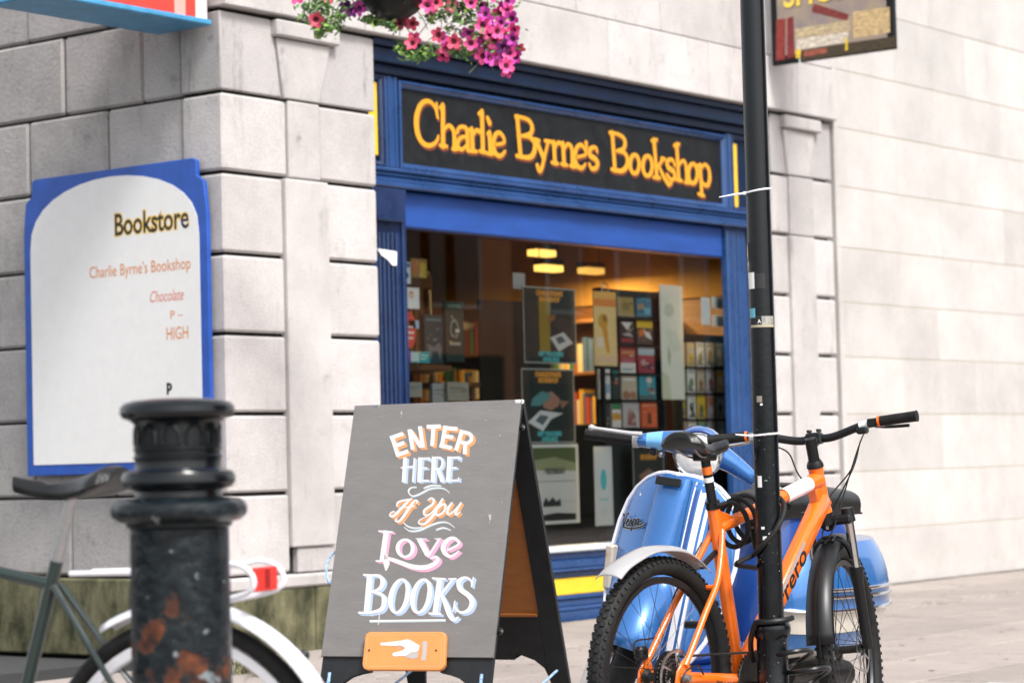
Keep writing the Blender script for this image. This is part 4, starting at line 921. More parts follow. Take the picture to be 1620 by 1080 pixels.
# ------------------------------------------------------------------ the chalk board
TLw, TRw = dep(563, 643, 9.4*1.03), dep(826, 633, 9.4)
mid = (TLw+TRw)/2; wv = (TRw-TLw); WB = Vector((wv.x, wv.y, 0)).length; AZ = math.atan2(wv.y, wv.x); ZT = mid.z
ab = thing('sandwich_board', 'grey hand lettered sandwich board standing open on the pavement', 'sign', (mid.x, mid.y, 0), AZ)
SL = .345; HB = WB/2                       # run of the front panel per unit height
MAB = wmat(ab); IAB = MAB.inverted()
nl = Vector((0, -1, SL)).normalized()      # outward normal of the front panel in the frame of the board
def fp(x, z, d): return Vector((x, -SL*(ZT-z), z))+nl*d
def bk(x, z, d): return Vector((x, SL*1.05*(ZT-z)+.004, z))+Vector((0, 1, SL*1.05)).normalized()*d
M['chalk'] = mat('grey weathered chalkboard paint', (.150, .142, .136), .66, col2=(.182, .173, .166), scale=6, stretch=(1.2, 1.2, 4), bump=.12, bscale=26, thr=(.3, .72), rvar=.1)
M['hardboard'] = mat('orange brown hardboard', (.30, .105, .022), .55, var=.14, scale=12, stretch=(1, 1, 5), bump=.05, bscale=50)
zb_ = .258
MB().prism([(-HB, zb_), (HB, zb_), (HB, ZT), (-HB, ZT)], fp, 0, .012).build('front_panel', M['chalk'], ab, smooth=False, bevel=.0015)
def legs_poly():
    P = [(-HB+.002, 0), (-HB+.07, 0), (-HB+.075, .10)]
    P += [(-HB+.075+.125*(1-math.cos(a)), .10+.10*math.sin(a)) for a in (.35, .7, 1.05, 1.4)]
    P += [(-HB+.215, .205), (-HB+.225, .222), (-HB+.225, .30)]
    return P+[(-x, z) for x, z in reversed(P)]+[(HB-.002, ZT-.002), (-HB+.002, ZT-.002)]
MB().prism(legs_poly(), fp, -.018, -.0005).build('front_frame', M['dark_grey'], ab, smooth=False, bevel=.0015)
MB().prism([(-HB+.08, .32), (HB-.08, .32), (HB-.08, ZT-.09), (-HB+.08, ZT-.09)], fp, -.0215, -.0185).build('inner_board', M['hardboard'], ab, smooth=False)
# back leaf: black stiles and rails round a brown hardboard panel
q = MB()
for x0, x1 in ((-HB, -HB+.085), (HB-.085, HB)): MB().prism([(x0, 0), (x1-.02 if x0 < 0 else x1, 0), (x1, .12), (x1, ZT-.006), (x0, ZT-.006), (x0, .12)] if x0 < 0 else [(x0+.02, 0), (x1, 0), (x1, ZT-.006), (x0, ZT-.006), (x0, .12)], bk, -.0, .022).build('back_stile', M['dark_grey'], ab, smooth=False, bevel=.002)
def apron():
    w = HB-.0855; P = [(-w, .12)]+[(-w+.16*(1-math.cos(a)), .12+.095*math.sin(a)) for a in (.4, .8, 1.2, 1.57)]+[(-.16, .215), (-.14, .19)]
    P = P+[(-x, z) for x, z in reversed(P)]
    return P+[(w, .37), (-w, .37)]
MB().prism(apron(), bk, 0, .022).build('bottom_rail', M['dark_grey'], ab, smooth=False, bevel=.002)
MB().prism([(-HB+.0855, ZT-.10), (HB-.0855, ZT-.10), (HB-.0855, ZT-.006), (-HB+.0855, ZT-.006)], bk, 0, .022).build('top_rail', M['dark_grey'], ab, smooth=False, bevel=.002)
MB().prism([(-HB+.0865, .371), (HB-.0865, .371), (HB-.0865, ZT-.101), (-HB+.0865, ZT-.101)], bk, .006, .012).build('back_board', M['hardboard'], ab, smooth=False)
MB().prism([(-HB+.09, .3705), (HB-.09, .3705), (HB-.09, .380), (-HB+.09, .380)], bk, -.006, .0055).build('back_ledge', M['hardboard'], ab, smooth=False)
for z in (ZT-.10, .36):
    MB().tube([fp(HB-.03, z, -.012), fp(HB+.012, z, -.012)], .014, 14).build('knob', M['plastic'], ab)
    MB().tube([fp(HB+.0125, z, -.012), fp(HB+.017, z, -.012)], .006, 8).build('bolt', M['steel'], ab)
for x in (-HB+.1, HB-.012): MB().box(x-.012, x+.012, -.016, .022, ZT-.014, ZT+.003, c=.002).build('hinge', M['white_paint'] if x > 0 else M['steel'], ab)
# lettering traced in the plane of the panel
P0 = MAB @ fp(0, ZT, .012); NW = (MAB.to_3x3() @ nl).normalized()
def onpan(px, py, d):
    return IAB @ (onp(px, py, P0, NW)+NW*d)
class Paint:
    def __init__(s, ox, oy, sc): s.o = (ox, oy, sc); s.top = MB(); s.sh = MB(); s.n = 0
    def st(s, pts, w, sm=False, rnd=False, closed=False, shadow=(0, 0), sw=None, grow=0):
        ox, oy, sc = s.o
        P = [(p[0], p[1]) for p in (cr([(a, b, 0) for a, b in pts], 5, closed) if sm else [Vector((a, b, 0)) for a, b in pts])]
        if isinstance(w, (list, tuple)):
            n = len(P); ww = []
            for i in range(n):
                t = i/(n-1)*(len(w)-1); k = min(int(t), len(w)-2); ww.append(w[k]+(w[k+1]-w[k])*(t-k))
        else: ww = w
        w_ = .86; ww = [x*w_ for x in ww] if isinstance(ww, list) else ww*w_
        s.n += 1
        f1 = lambda a, b, d: onpan(ox+a/sc, oy+b/sc, d)
        s.top.ribbon(P, ww, f1, .0018+s.n*.00002, rnd=rnd, closed=closed)
        if shadow != (0, 0):
            w2 = [x+grow for x in ww] if isinstance(ww, list) else ww+grow
            s.sh.ribbon([(a+shadow[0], b+shadow[1]) for a, b in P], w2, f1, .0004+s.n*.00001, rnd=rnd, closed=closed)
            s.sh.ribbon([(a+shadow[0]*.55, b+shadow[1]*.55) for a, b in P], w2, f1, .0003+s.n*.00001, rnd=rnd, closed=closed)
    def done(s, nm, m, ms):
        if s.sh.f: s.sh.build(nm+'_shade', ms, ab, smooth=False)
        o = s.top.build(nm, m, ab, smooth=False)
        if nm in ('scuffs', 'splash', 'flourish'): tag(o, kind='stuff')
Wt = mat('white sign enamel', (.66, .64, .645), .6); Or = mat('peach orange enamel', (.62, .27, .10), .6); Lb = mat('pale blue enamel', (.36, .46, .60), .6); Pk = mat('pink enamel', (.66, .31, .44), .6); Tl = mat('pale turquoise enamel', (.52, .68, .70), .5)
p = Paint(540, 650, 5.142)
S1_ = (20, 16); w = 37
for a in ([(412, 205), (464, 368)], [(398, 222), (505, 184)], [(428, 288), (515, 258)], [(448, 362), (545, 327)],
          [(555, 150), (583, 314)], [(562, 160), (650, 295)], [(640, 125), (666, 298)],
          [(695, 129), (810, 126)], [(752, 130), (740, 285)],
          [(848, 120), (818, 292)], [(838, 137), (946, 148)], [(832, 205), (912, 215)], [(800, 280), (900, 302)],
          [(985, 155), (934, 322)], [(1010, 262), (1006, 352)]): p.st(a, w, shadow=S1_)
p.st([(972, 168), (1035, 182), (1058, 205), (1055, 240), (1020, 262), (958, 250)], 33, True, shadow=S1_)
p.done('enter_lettering', Wt, Or)
p = Paint(540, 650, 5.142); S2 = (18, 10)
for a, w in (([(520, 378), (508, 580)], 34), ([(596, 382), (582, 578)], 14), ([(486, 462), (592, 450)], 13),
          ([(643, 378), (634, 580)], 36), ([(640, 388), (718, 384)], 16), ([(718, 378), (714, 410)], 10), ([(640, 470), (700, 462)], 14), ([(632, 568), (714, 565)], 16),
          ([(754, 372), (744, 580)], 36), ([(786, 470), (824, 578)], 34),
          ([(880, 370), (868, 578)], 36), ([(880, 380), (966, 376)], 16), ([(966, 370), (958, 405)], 10), ([(876, 468), (940, 460)], 14), ([(866, 566), (955, 562)], 16), ([(955, 540), (954, 575)], 10)): p.st(a, w, shadow=S2)
p.st([(756, 382), (806, 380), (824, 420), (806, 466), (752, 472)], 18, True, shadow=S2)
p.done('here_lettering', Wt, Lb)
p = Paint(540, 650, 5.142)
for pts in ([(612, 617), (566, 622), (546, 655), (580, 690), (640, 672), (720, 632), (800, 624), (848, 636), (878, 662)], [(670, 626), (735, 604), (812, 606)], [(505, 905), (545, 938), (600, 950), (662, 942)], [(512, 942), (560, 974), (640, 966), (720, 930), (800, 904), (865, 906), (920, 942)], [(770, 964), (830, 948), (890, 966)]): p.st(pts, [4, 10, 11, 11, 8, 4], True, True, shadow=(2, 6))
p.done('flourish', Wt, Tl)
p = Paint(610, 780, 8.307); S3 = (26, 24)
for pts, w in (([(150, 168), (162, 124), (215, 100), (290, 86), (348, 70)], [20, 28, 30, 26, 18]), ([(335, 76), (240, 165), (132, 280), (90, 304), (58, 290), (76, 254), (116, 238)], [22, 40, 40, 30, 24, 20, 18]),
        ([(408, 130), (424, 104), (392, 94), (358, 132), (290, 226), (206, 346), (162, 372), (130, 360), (150, 332)], [20, 22, 24, 36, 42, 38, 26, 20, 16]), ([(246, 186), (330, 180), (382, 166)], 18),
        ([(558, 94), (600, 64), (636, 88), (616, 148), (522, 214), (506, 262), (530, 290), (592, 268), (680, 172), (750, 76)], [16, 24, 30, 36, 36, 34, 26, 24, 24, 26]), ([(750, 76), (640, 272), (534, 388), (472, 406), (434, 386), (460, 346), (545, 306)], [30, 42, 38, 26, 20, 16, 14]),
        ([(872, 128), (826, 200), (816, 268), (852, 272), (930, 200), (992, 128)], [28, 38, 32, 24, 20, 22]), ([(992, 128), (920, 258), (944, 278), (984, 244)], [28, 38, 24, 12])): p.st(pts, w, True, True, shadow=S3)
p.st([(770, 142), (694, 190), (662, 258), (694, 290), (758, 250), (790, 184)], 32, True, closed=True, shadow=S3)
p.done('if_you_lettering', Wt, Or)
p = Paint(500, 620, 2.348); S4 = (9, 5)
for pts, w, sm in (([(262, 514), (246, 626)], 22, False), ([(232, 516), (286, 520)], 7, False), ([(222, 627), (258, 627)], 7, False)): p.st(pts, w, sm, shadow=S4)
p.done('love_lettering', Wt, Pk)
p = Paint(610, 780, 8.307); S4 = (34, 24); n = 16
for pts, w, sm in (([(-20, 838), (140, 888), (340, 960), (500, 976), (620, 940), (688, 878), (660, 836), (590, 862)], [36, 60, 72, 76, 66, 56, 44, 18], True),
        ([(445, 600), (558, 815)], 78, False), ([(708, 600), (556, 838)], 30, False), ([(398, 596), (545, 600)], 14, False), ([(645, 597), (738, 597)], 14, False),
        ([(812, 748), (958, 672), (934, 608), (870, 588), (796, 634), (756, 716), (788, 796), (862, 828), (972, 756)], [30, 36, 44, 46, 66, 72, 60, 40, 18], True)): p.st(pts, w, sm, shadow=S4)
p.st([(260+100*math.cos(2*PI*k/n), 722+112*math.sin(2*PI*k/n)) for k in range(n)], [60, 34, 60, 34, 60], True, closed=True, shadow=S4)
p.done('love_lettering', Wt, Pk)
p = Paint(540, 860, 4.908); S5 = (18, 14)
for pts, w, sm in (([(222, 240), (195, 540)], 48, False), ([(170, 240), (255, 244)], 18, False), ([(132, 533), (235, 537)], 20, False), ([(225, 244), (295, 248), (322, 290), (300, 345), (232, 374)], [16, 26, 42, 30, 14], True), ([(235, 372), (312, 392), (334, 440), (310, 508), (210, 536)], [14, 30, 46, 36, 16], True),
        ([(765, 268), (728, 542)], 46, False), ([(705, 266), (812, 272)], 16, False), ([(678, 538), (778, 545)], 18, False), ([(868, 272), (760, 410)], 20, False), ([(830, 272), (896, 270)], 14, False), ([(776, 390), (812, 470), (842, 550), (872, 588), (912, 566)], [20, 44, 44, 34, 12], True),
        ([(1016, 330), (1004, 280), (958, 262), (914, 292), (924, 350), (984, 395), (1016, 445), (996, 506), (944, 532), (896, 512), (876, 460)], [10, 18, 24, 38, 44, 46, 46, 36, 24, 18, 14], True), ([(1028, 256), (1010, 335)], 12, False), ([(884, 440), (868, 525)], 12, False)): p.st(pts, w, sm, shadow=S5)
for cx in (450, 620): p.st([(cx+64*math.cos(2*PI*k/n)-22*math.sin(2*PI*k/n), 405+128*math.sin(2*PI*k/n)) for k in range(n)], [44, 22, 44, 22, 44], True, closed=True, shadow=S5)
p.done('books_lettering', Wt, Lb)
p = Paint(540, 860, 4.908); p.st([(220, 597), (810, 590)], 15, shadow=(0, 6)); p.done('underline', Wt, Tl)
# bird droppings and scuffs on the board
p = Paint(540, 860, 4.908); rr2 = random.Random(8)
p.st([(345, 80), (352, 150), (348, 205)], [20, 60, 12], True, True); p.st([(296, 540), (294, 590), (288, 626)], [6, 10, 8], True, True)
for a, b in ((490, 15), (486, 45), (484, -180)): pass
p.done('splash', mat('chalky splash', (.60, .55, .53), .8), Wt)
p = Paint(540, 650, 5.142)
for (x, y, s) in ((490, 20, 22), (484, 50, 8), (1210, 868, 36), (1206, 905, 10), (1290, 200, 10), (1308, 740, 9), (1180, 800, 5), (208, 268, 5), (1030, 510, 6), (1300, 510, 6)): p.st([(x, y-s*.5), (x+2, y+s*.5)], [s*.7, s, s*.3], True, True)
for k in range(26):
    x, y = rr2.uniform(20, 1330), rr2.uniform(10, 1900); p.st([(x, y), (x+rr2.uniform(-22, 22), y+rr2.uniform(-9, 9))], rr2.uniform(1.5, 3))
p.done('scuffs', mat('chalk scuff', (.42, .39, .38), .9), Wt)
# the small orange plate with the pointing hand
rp_ = [(205, 735), (216, 708), (240, 695), (790, 693), (818, 700), (832, 728), (822, 950), (806, 980), (780, 992), (220, 988), (192, 975), (184, 945)]
pf = lambda a, b, d: onpan(540+a/4.908, 860+b/4.908, d)
plate = MB().prism(rp_, pf, .004, .026).build('hand_plate', mat('orange painted plate', (.74, .27, .075), .45, var=.07, scale=9), ab, smooth=False, bevel=.004)
MB().sheet([(325, 782), (330, 800), (445, 805), (470, 800), (500, 806), (520, 820), (500, 838), (470, 846), (424, 858), (418, 874), (436, 886), (520, 880), (560, 856), (600, 850), (624, 838), (632, 800), (606, 788), (578, 768), (536, 752), (480, 764)], pf, .0275).build('hand', Wt, plate, smooth=False)
MB().sheet([(500, 882), (560, 858), (600, 852), (622, 842), (616, 896), (580, 906), (540, 896)], pf, .0272).build('hand_shade', flat((.42, .38, .36)), plate, smooth=False)
MB().sheet([(654, 768), (690, 770), (686, 850), (676, 918), (642, 916), (652, 850)], pf, .0272).build('cuff', flat((.44, .40, .38)), plate, smooth=False)
mb = MB()
for a, b in ((462, 822), (478, 815), (494, 818)): mb.ribbon([(a, b-14), (a+4, b+6)], 6, pf, .0279)
mb.build('knuckle_lines', flat((.42, .38, .36)), plate, smooth=False)
mb = MB(); mb.ribbon([(228, 742), (238, 722), (770, 720), (800, 732), (796, 930), (778, 958), (232, 960), (216, 940)], 3, pf, .0268, closed=True); mb.build('border_line', flat((.78, .42, .22)), plate, smooth=False)
for a in (240, 758): MB().tube([pf(a, 838, .0262), pf(a, 838, .0285)], .004, 8).build('screw', M['dark_steel'], plate)
# blue rope: a handle loop on the left and the two stays between the legs
M['rope'] = mat('blue and white rope', (.06, .22, .52), .8, col2=(.40, .54, .70), scale=160, thr=(.42, .52))
def rope(name, pts, r=.0055): MB().tube(cr(pts, 6), r, 6).build(name, M['rope'], ab)
zl = .62
rope('rope_handle', [fp(-HB+.01, zl+.04, -.008), fp(-HB-.022, zl+.03, -.008), fp(-HB-.038, zl-.02, -.006), fp(-HB-.022, zl-.075, -.008), fp(-HB+.01, zl-.085, -.008)])
for sx in (-1, 1):
    x = sx*(HB-.042)
    MB().tube([fp(x, .20, .003), fp(x, .15, .004), fp(x, .10, .003)], .0065, 6).build('rope_knot', M['rope'], ab)
    MB().tube([bk(x, .20, .026), bk(x, .13, .026)], .0065, 6).build('rope_knot', M['rope'], ab)
    a, b = fp(x, .11, -.02), bk(x, .15, -.004); m_ = (a+b)/2-Vector((0, 0, .055)); rope('rope_stay', [a, m_, b])

# ------------------------------------------------------------------ hanging basket of petunias
hb_c = dep(622, -26, 11.9)
hb = thing('hanging_basket', 'hanging basket of pink and purple petunias above the shop sign', 'plant', (hb_c.x, hb_c.y, hb_c.z-.18))
MB().lathe([(.02, 0), (.08, .012), (.13, .05), (.165, .11), (.18, .18), (.172, .18), (.16, .115), (.02, .02)], 28).build('basket', M['plastic'], hb)
for k in range(3):
    a = 2*PI*k/3+.4; MB().tube([(.178*math.cos(a), .178*math.sin(a), .17), (0, 0, .85)], .003, 5).build('chain', M['dark_steel'], hb)
brp = MB().tube([(0, 0, .86), (0, -hb_c.y-.06, .86)], .012, 8).build('bracket', M['black_paint'], hb)
MB().tube([(0, -hb_c.y-.06, .55), (0, -hb_c.y*.4, .85)], .008, 8).build('bracket_brace', M['black_paint'], hb)
rf = random.Random(21)
def flower_mesh(col, name):
    mb = MB(); vs = [(0, 0, -.03)]; n = 20
    for k in range(n):
        a = 2*PI*k/n; l = abs(math.cos(a*2.5)); vs.append((.012*math.cos(a), .012*math.sin(a), -.006))
    for k in range(n):
        a = 2*PI*k/n; l = abs(math.cos(a*2.5))**.6; r_ = .021+.012*l; vs.append((r_*math.cos(a), r_*math.sin(a), .004+.006*math.sin(5*a+1)-.006*l))
    fs = [(0, 1+k, 1+(k+1) % n) for k in range(n)]
    mb.add(vs, fs, 1); mb.f += [(1+k, 1+(k+1) % n, 1+n+(k+1) % n, 1+n+k) for k in range(n)]; mb.m += [0]*n
    mb.f = mb.f[:]; return mb.mesh('petunia_flower', [mat(name, col, .6, var=.12, scale=60), mat(name+' throat', tuple(c*.22 for c in col), .7)], True, 60)
FL = {'p': flower_mesh((.76, .075, .26), 'rose pink petal'), 'm': flower_mesh((.60, .06, .40), 'magenta petal'), 'v': flower_mesh((.18, .02, .20), 'dark violet petal'), 'r': flower_mesh((.78, .09, .17), 'coral red petal'), 'o': flower_mesh((.85, .22, .03), 'orange petal'), 'w': flower_mesh((.76, .72, .72), 'white petal')}
IHB = wmat(hb).inverted()
def flower(px, py, c, s=1.22, dd=0.0):
    q = dep(px, py, 11.9+dd+rf.uniform(-.08, .08)); n = (CAM-q).normalized()+Vector((rf.uniform(-.6, .6), rf.uniform(-.6, .6), rf.uniform(-.55, .35))); n.normalize()
    Mx = n.to_track_quat('Z', 'Y').to_matrix().to_4x4() @ Matrix.Rotation(rf.uniform(0, 6), 4, 'Z') @ Matrix.Scale(s*rf.uniform(.9, 1.1), 4)
    Mx.translation = IHB @ q; inst('petunia_flower', FL[c], hb, Mx)
for px, py, c in ((500, 32, 'r'), (548, 12, 'v'), (556, 18, 'v'), (575, 8, 'm'), (567, 14, 'm'), (612, -2, 'p'), (622, 14, 'm'), (618, 20, 'm'), (652, 4, 'o'), (655, 62, 'p'), (651, 68, 'r'), (682, 12, 'p'), (676, 8, 'p'), (690, 4, 'r'), (714, 8, 'p'), (718, 16, 'm'),
        (634, 36, 'p'), (652, 38, 'r'), (766, 22, 'm'), (772, 30, 'm'), (790, 22, 'p'), (796, 12, 'm'), (805, 3, 'm'), (802, 16, 'p'), (764, 40, 'p'), (778, 42, 'p'), (792, 36, 'm'), (775, 54, 'p'), (788, 50, 'p'), (812, 48, 'p'), (808, 55, 'p'), (748, 58, 'm'), (741, 54, 'm'), (745, 68, 'p'), (752, 72, 'm'), (718, 66, 'r'), (713, 74, 'p'), (722, 70, 'p'), (702, 86, 'p'), (706, 78, 'p'), (756, 84, 'p'), (764, 90, 'p'), (778, 82, 'p'), (786, 92, 'p'), (776, 92, 'm'), (800, 66, 'm'), (806, 70, 'm'), (810, 62, 'm'), (796, 76, 'v'), (806, 84, 'p'), (820, 78, 'r'), (814, 90, 'm'), (802, 104, 'p'), (802, 112, 'p'), (770, 68, 'm'), (762, 64, 'p'), (782, 66, 'p'), (692, 56, 'r'), (700, 60, 'm'), (760, 10, 'm'), (745, 4, 'p'), (736, -6, 'm'), (600, -46, 'p'), (630, -50, 'm'), (648, -44, 'p'), (585, -42, 'm'), (615, -54, 'r'), (470, -4, 'p'), (520, -6, 'r'), (640, -12, 'p'), (700, -10, 'm'), (780, -8, 'p'), (808, 30, 'm'), (796, 92, 'm')): flower(px, py, c)
for k in range(34): flower(rf.uniform(700, 756), rf.uniform(12, 58), 'w', .22, .1)
for k in range(10): flower(rf.uniform(766, 800), rf.uniform(60, 96), 'w', .22, .05)
def leaves(name, spots, n, cols, size=(.010, .022)):
    mb = MB(); mats = [mat('%s %d' % (name, i), c, .6, var=.2, scale=30) for i, c in enumerate(cols)]
    for k in range(n):
        px, py, sx, sy = spots[k % len(spots)]; q = dep(rf.gauss(px, sx), rf.gauss(py, sy), 11.95+rf.gauss(0, .07))
        a = Vector((rf.gauss(0, 1), rf.gauss(0, 1), rf.gauss(0, .7)-.3)).normalized(); b = a.cross(Vector((rf.gauss(0, 1), rf.gauss(0, 1), rf.gauss(0, 1)))).normalized(); s = rf.uniform(*size)
        c = IHB @ q
        mb.add([c-a*s, c+b*s*.45, c+a*s*.25+b*s*.5+a.cross(b)*s*.15, c+a*s*1.2, c-b*s*.45+a.cross(b)*s*.1], [(0, 1, 2, 3), (0, 3, 4)], rf.randrange(len(cols)))
    return tag(mb.build(name, mats, hb, smooth=False), kind='stuff')
leaves('foliage', [(490, 6, 14, 14), (500, 18, 10, 10), (520, 12, 12, 18), (535, 30, 8, 14), (515, 40, 9, 6), (505, 52, 4, 5), (560, -6, 30, 10), (612, 4, 16, 6), (640, -2, 24, 8), (690, -4, 26, 12), (726, 20, 16, 14), (738, 40, 14, 14), (724, 2, 18, 10), (760, 14, 22, 14), (780, 40, 20, 22), (770, 70, 22, 14), (655, 88, 10, 5), (640, 76, 7, 6), (676, 82, 8, 5), (735, 78, 10, 6), (600, 34, 8, 4), (618, 40, 5, 4), (584, 30, 6, 3), (690, 24, 10, 6), (612, -44, 22, 7), (640, -46, 18, 7)], 2100, [(.06, .15, .03), (.11, .24, .045), (.22, .34, .07), (.04, .09, .025)])
mb = MB()
for px0, py0, px1, py1 in ((625, 20, 655, 60), (640, 25, 632, 56), (690, 20, 640, 88), (720, 30, 655, 88), (745, 50, 702, 84), (760, 40, 780, 110), (790, 60, 802, 110), (500, 0, 498, 34), (520, 5, 512, 54), (585, 26, 618, 44), (760, 60, 742, 116), (690, 15, 692, 56), (560, 15, 545, 30), (660, 18, 676, 46)):
    a, b = IHB @ dep(px0, py0, 11.95), IHB @ dep(px1, py1, 11.9); mb.tube(cr([a, a.lerp(b, .5)+Vector((rf.uniform(-.02, .02), rf.uniform(-.02, .02), rf.uniform(-.02, .03))), b], 5), .0022, 5)
tag(mb.build('trailing_stems', mat('green stem', (.09, .14, .03), .6), hb), kind='stuff')

# ------------------------------------------------------------------ weeds at the foot of the wall
def weed(px, py, label, s, seed):
    q = gq = onp(px, py, Vector((0, 0, 0)), Vector((0, 0, 1))); rw = random.Random(seed)
    t = thing('weed', label, 'plant', (q.x, q.y, 0))
    mb = MB(); mats = [mat('dry weed %d%d' % (seed, i), c, .8) for i, c in enumerate(((.16, .13, .05), (.09, .11, .03), (.24, .20, .11)))]
    for k in range(70):
        a = rw.uniform(0, 6.28); l = s*rw.uniform(.4, 1); o = Vector((rw.gauss(0, .06), rw.gauss(0, .03), 0)); d = Vector((math.cos(a)*.5, math.sin(a)*.35, 1)).normalized()*l; w = Vector((math.cos(a+1.5), math.sin(a+1.5), 0))*.003
        m_ = o+d*.6+Vector((math.cos(a), math.sin(a), 0))*l*.05; e = o+d+Vector((math.cos(a), math.sin(a), -.3))*l*.25
        mb.add([o-w, o+w, m_+w*1.5, e, m_-w*1.5], [(0, 1, 2, 4), (4, 2, 3)], rw.randrange(3))
        if k % 3 == 0:
            for j in range(3): c = m_.lerp(e, rw.random()); r_ = rw.uniform(.006, .014); mb.add([c+Vector((rw.uniform(-r_, r_), rw.uniform(-r_, r_), rw.uniform(-r_, r_))) for _ in range(4)], [(0, 1, 2, 3)], rw.randrange(3))
    tag(mb.build('stems', mats, t, smooth=False), kind='stuff')
weed(392, 1064, 'dry green and brown weed tuft at the foot of the mossy plinth', .20, 1)
weed(425, 1068, 'lower straggling weed tuft beside the taller one at the plinth', .13, 2)
# ------------------------------------------------------------------ bicycles
def rotY(a): return Matrix.Rotation(a, 4, 'Y')
def wheel(root, c, Rt, tr, mats, spokes=28, knobs=False, name='wheel', X=None, hub_w=.10, rim_h=.018, disc=None):
    """wheel in the plane y = c.y: rim is the part; tyre, hub, spokes and brake disc are its pieces"""
    X = X or Matrix.Identity(4); T = X @ Matrix.Translation(c) @ Matrix.Rotation(PI/2, 4, 'X')
    Rr = Rt-2*tr
    rim = MB(); prof = [(Rr-.001, -.011), (Rr-.001, .011), (Rr-rim_h, .008), (Rr-rim_h-.004, 0), (Rr-rim_h, -.008)]
    n = 56; vs = []; fs = []
    for k in range(n):
        a = 2*PI*k/n
        for r_, z_ in prof: vs.append((r_*math.cos(a), r_*math.sin(a), z_))
    L = len(prof)
    for k in range(n):
        for j in range(L): fs.append((k*L+j, ((k+1) % n)*L+j, ((k+1) % n)*L+(j+1) % L, k*L+(j+1) % L))
    w = rim.add(vs, fs).xf(T).build(name, mats['rim'], root)
    ty = MB().torus(Rt-tr, tr*(.9 if knobs else 1.0), n=72, k=14)
    if knobs:
        for k in range(84):
            a = 2*PI*k/84
            for row, (b, sz) in enumerate(((-58, (.010, .009, .0045)), (-20, (.012, .012, .0040)), (20, (.012, .012, .0040)), (58, (.010, .009, .0045)))):
                aa = a+(PI/84 if row in (1, 3) else 0); br = R(b)
                B = Matrix.Rotation(aa, 4, 'Z') @ Matrix.Translation((Rt-tr, 0, 0)) @ Matrix.Rotation(-br, 4, 'Y') @ Matrix.Translation((tr*.9, 0, 0))
                ty.box(-.002, sz[2], -sz[0]/2, sz[0]/2, -sz[1]/2, sz[1]/2, M=B)
    ty.xf(T).build('tyre', mats['tyre'], w, ang=30)
    MB().lathe([(.010, -hub_w/2), (.024, -hub_w/2+.006), (.024, -hub_w/2+.010), (.013, -hub_w/2+.018), (.013, hub_w/2-.018), (.024, hub_w/2-.010), (.024, hub_w/2-.006), (.010, hub_w/2)], 16).xf(T).build('hub', mats['hub'], w)
    if disc is not None:
        mb = MB()
        mb.torus(.078, .0055, n=36, k=4, flat=.2, M=Matrix.Translation((0, 0, disc)))
        for k in range(6): a = 2*PI*k/6; mb.tube([(.02*math.cos(a), .02*math.sin(a), disc), (.074*math.cos(a+.5), .074*math.sin(a+.5), disc)], .004, 4, flat=.4)
        mb.xf(T).build('brake_disc', M['steel'], w)
    sm = [MB().tube([(.022, .0, s*(hub_w/2-.008)), (Rr-rim_h+.002, .0, s*.002)], .0011, 4, caps=False).mesh('spoke', mats['spoke']) for s in (-1, 1)]
    for k in range(spokes):
        a = 2*PI*k/spokes; o = inst('spoke', sm[k % 2], w)
        t = (.45 if (k//2) % 2 else -.45)
        o.matrix_basis = T @ Matrix.Rotation(a, 4, 'Z') @ Matrix.Translation((.0, .0, 0)) @ Matrix.Rotation(0, 4, 'Z')
        # crossed lacing: tilt each spoke about its rim end
        p_ = Vector((Rr-rim_h, 0, 0)); o.matrix_basis = T @ Matrix.Rotation(a, 4, 'Z') @ Matrix.Translation(p_) @ Matrix.Rotation(.07*(1 if (k//2) % 2 else -1), 4, 'Z') @ Matrix.Translation(-p_)
    return w

ZB = Vector((5.842, -4.995, 0))
mtb = thing('bicycle', 'orange mountain bike with knobbly tyres locked to the black street pole', 'bicycle', ZB)
OM, BK = M['orange'], M['plastic']
V3 = Vector
def mp(name, mb, m, parent=None, **k): return mb.build(name, m, parent or mtb, **k)
WM = dict(rim=M['plastic'], tyre=M['rubber'], hub=M['dark_steel'], spoke=M['dark_steel'])
rw_ = wheel(mtb, (0, 0, .352), .350, .029, WM, 32, True, 'rear_wheel', None, .12, disc=.05)
HT, HBt = V3((.905, 0, .950)), V3((.950, 0, .800))
axd = (HBt-HT).normalized()
STEER = Matrix.Translation(HT) @ Matrix.Rotation(R(-17), 4, axd) @ Matrix.Translation(-HT)     # handlebar turned away from the viewer
BB = V3((.415, 0, .305)); STT = V3((.298, 0, .840)); AX = V3((0, 0, .352))
fr = mp('frame', MB().tube([HT, HT.lerp(HBt, .15), HT.lerp(HBt, .85), HBt], [.026, .0235, .0245, .0275], 20), OM)
mp('seat_tube', MB().tube([STT, STT.lerp(BB, .3), BB], [.0195, .0215, .0215], 18), OM, fr)
tt0, tt1 = V3((.915, 0, .905)), V3((.322, 0, .770))
mp('top_tube', MB().tube([tt0, tt0.lerp(tt1, .1), tt0.lerp(tt1, .85), tt1], [.030, .0245, .020, .019], 18, flat=.95), OM, fr)
dt0, dt1 = V3((.938, 0, .838)), V3((.43, 0, .325))
dd_ = (dt1-dt0).normalized(); dn = V3((-dd_.z, 0, dd_.x))
if dn.z < 0: dn = -dn
DL = (dt1-dt0).length
MD_ = Matrix((( -dd_.x, 0, dn.x, 0), (0, 1, 0, 0), (-dd_.z, 0, dn.z, 0), (0, 0, 0, 1)))   # local x runs up the tube, z across it
MD_.translation = dt1
mp('down_tube', MB().box(0, DL+.02, -.026, .026, -.031, .031, c=.011).xf(MD_), OM, fr, ang=50)
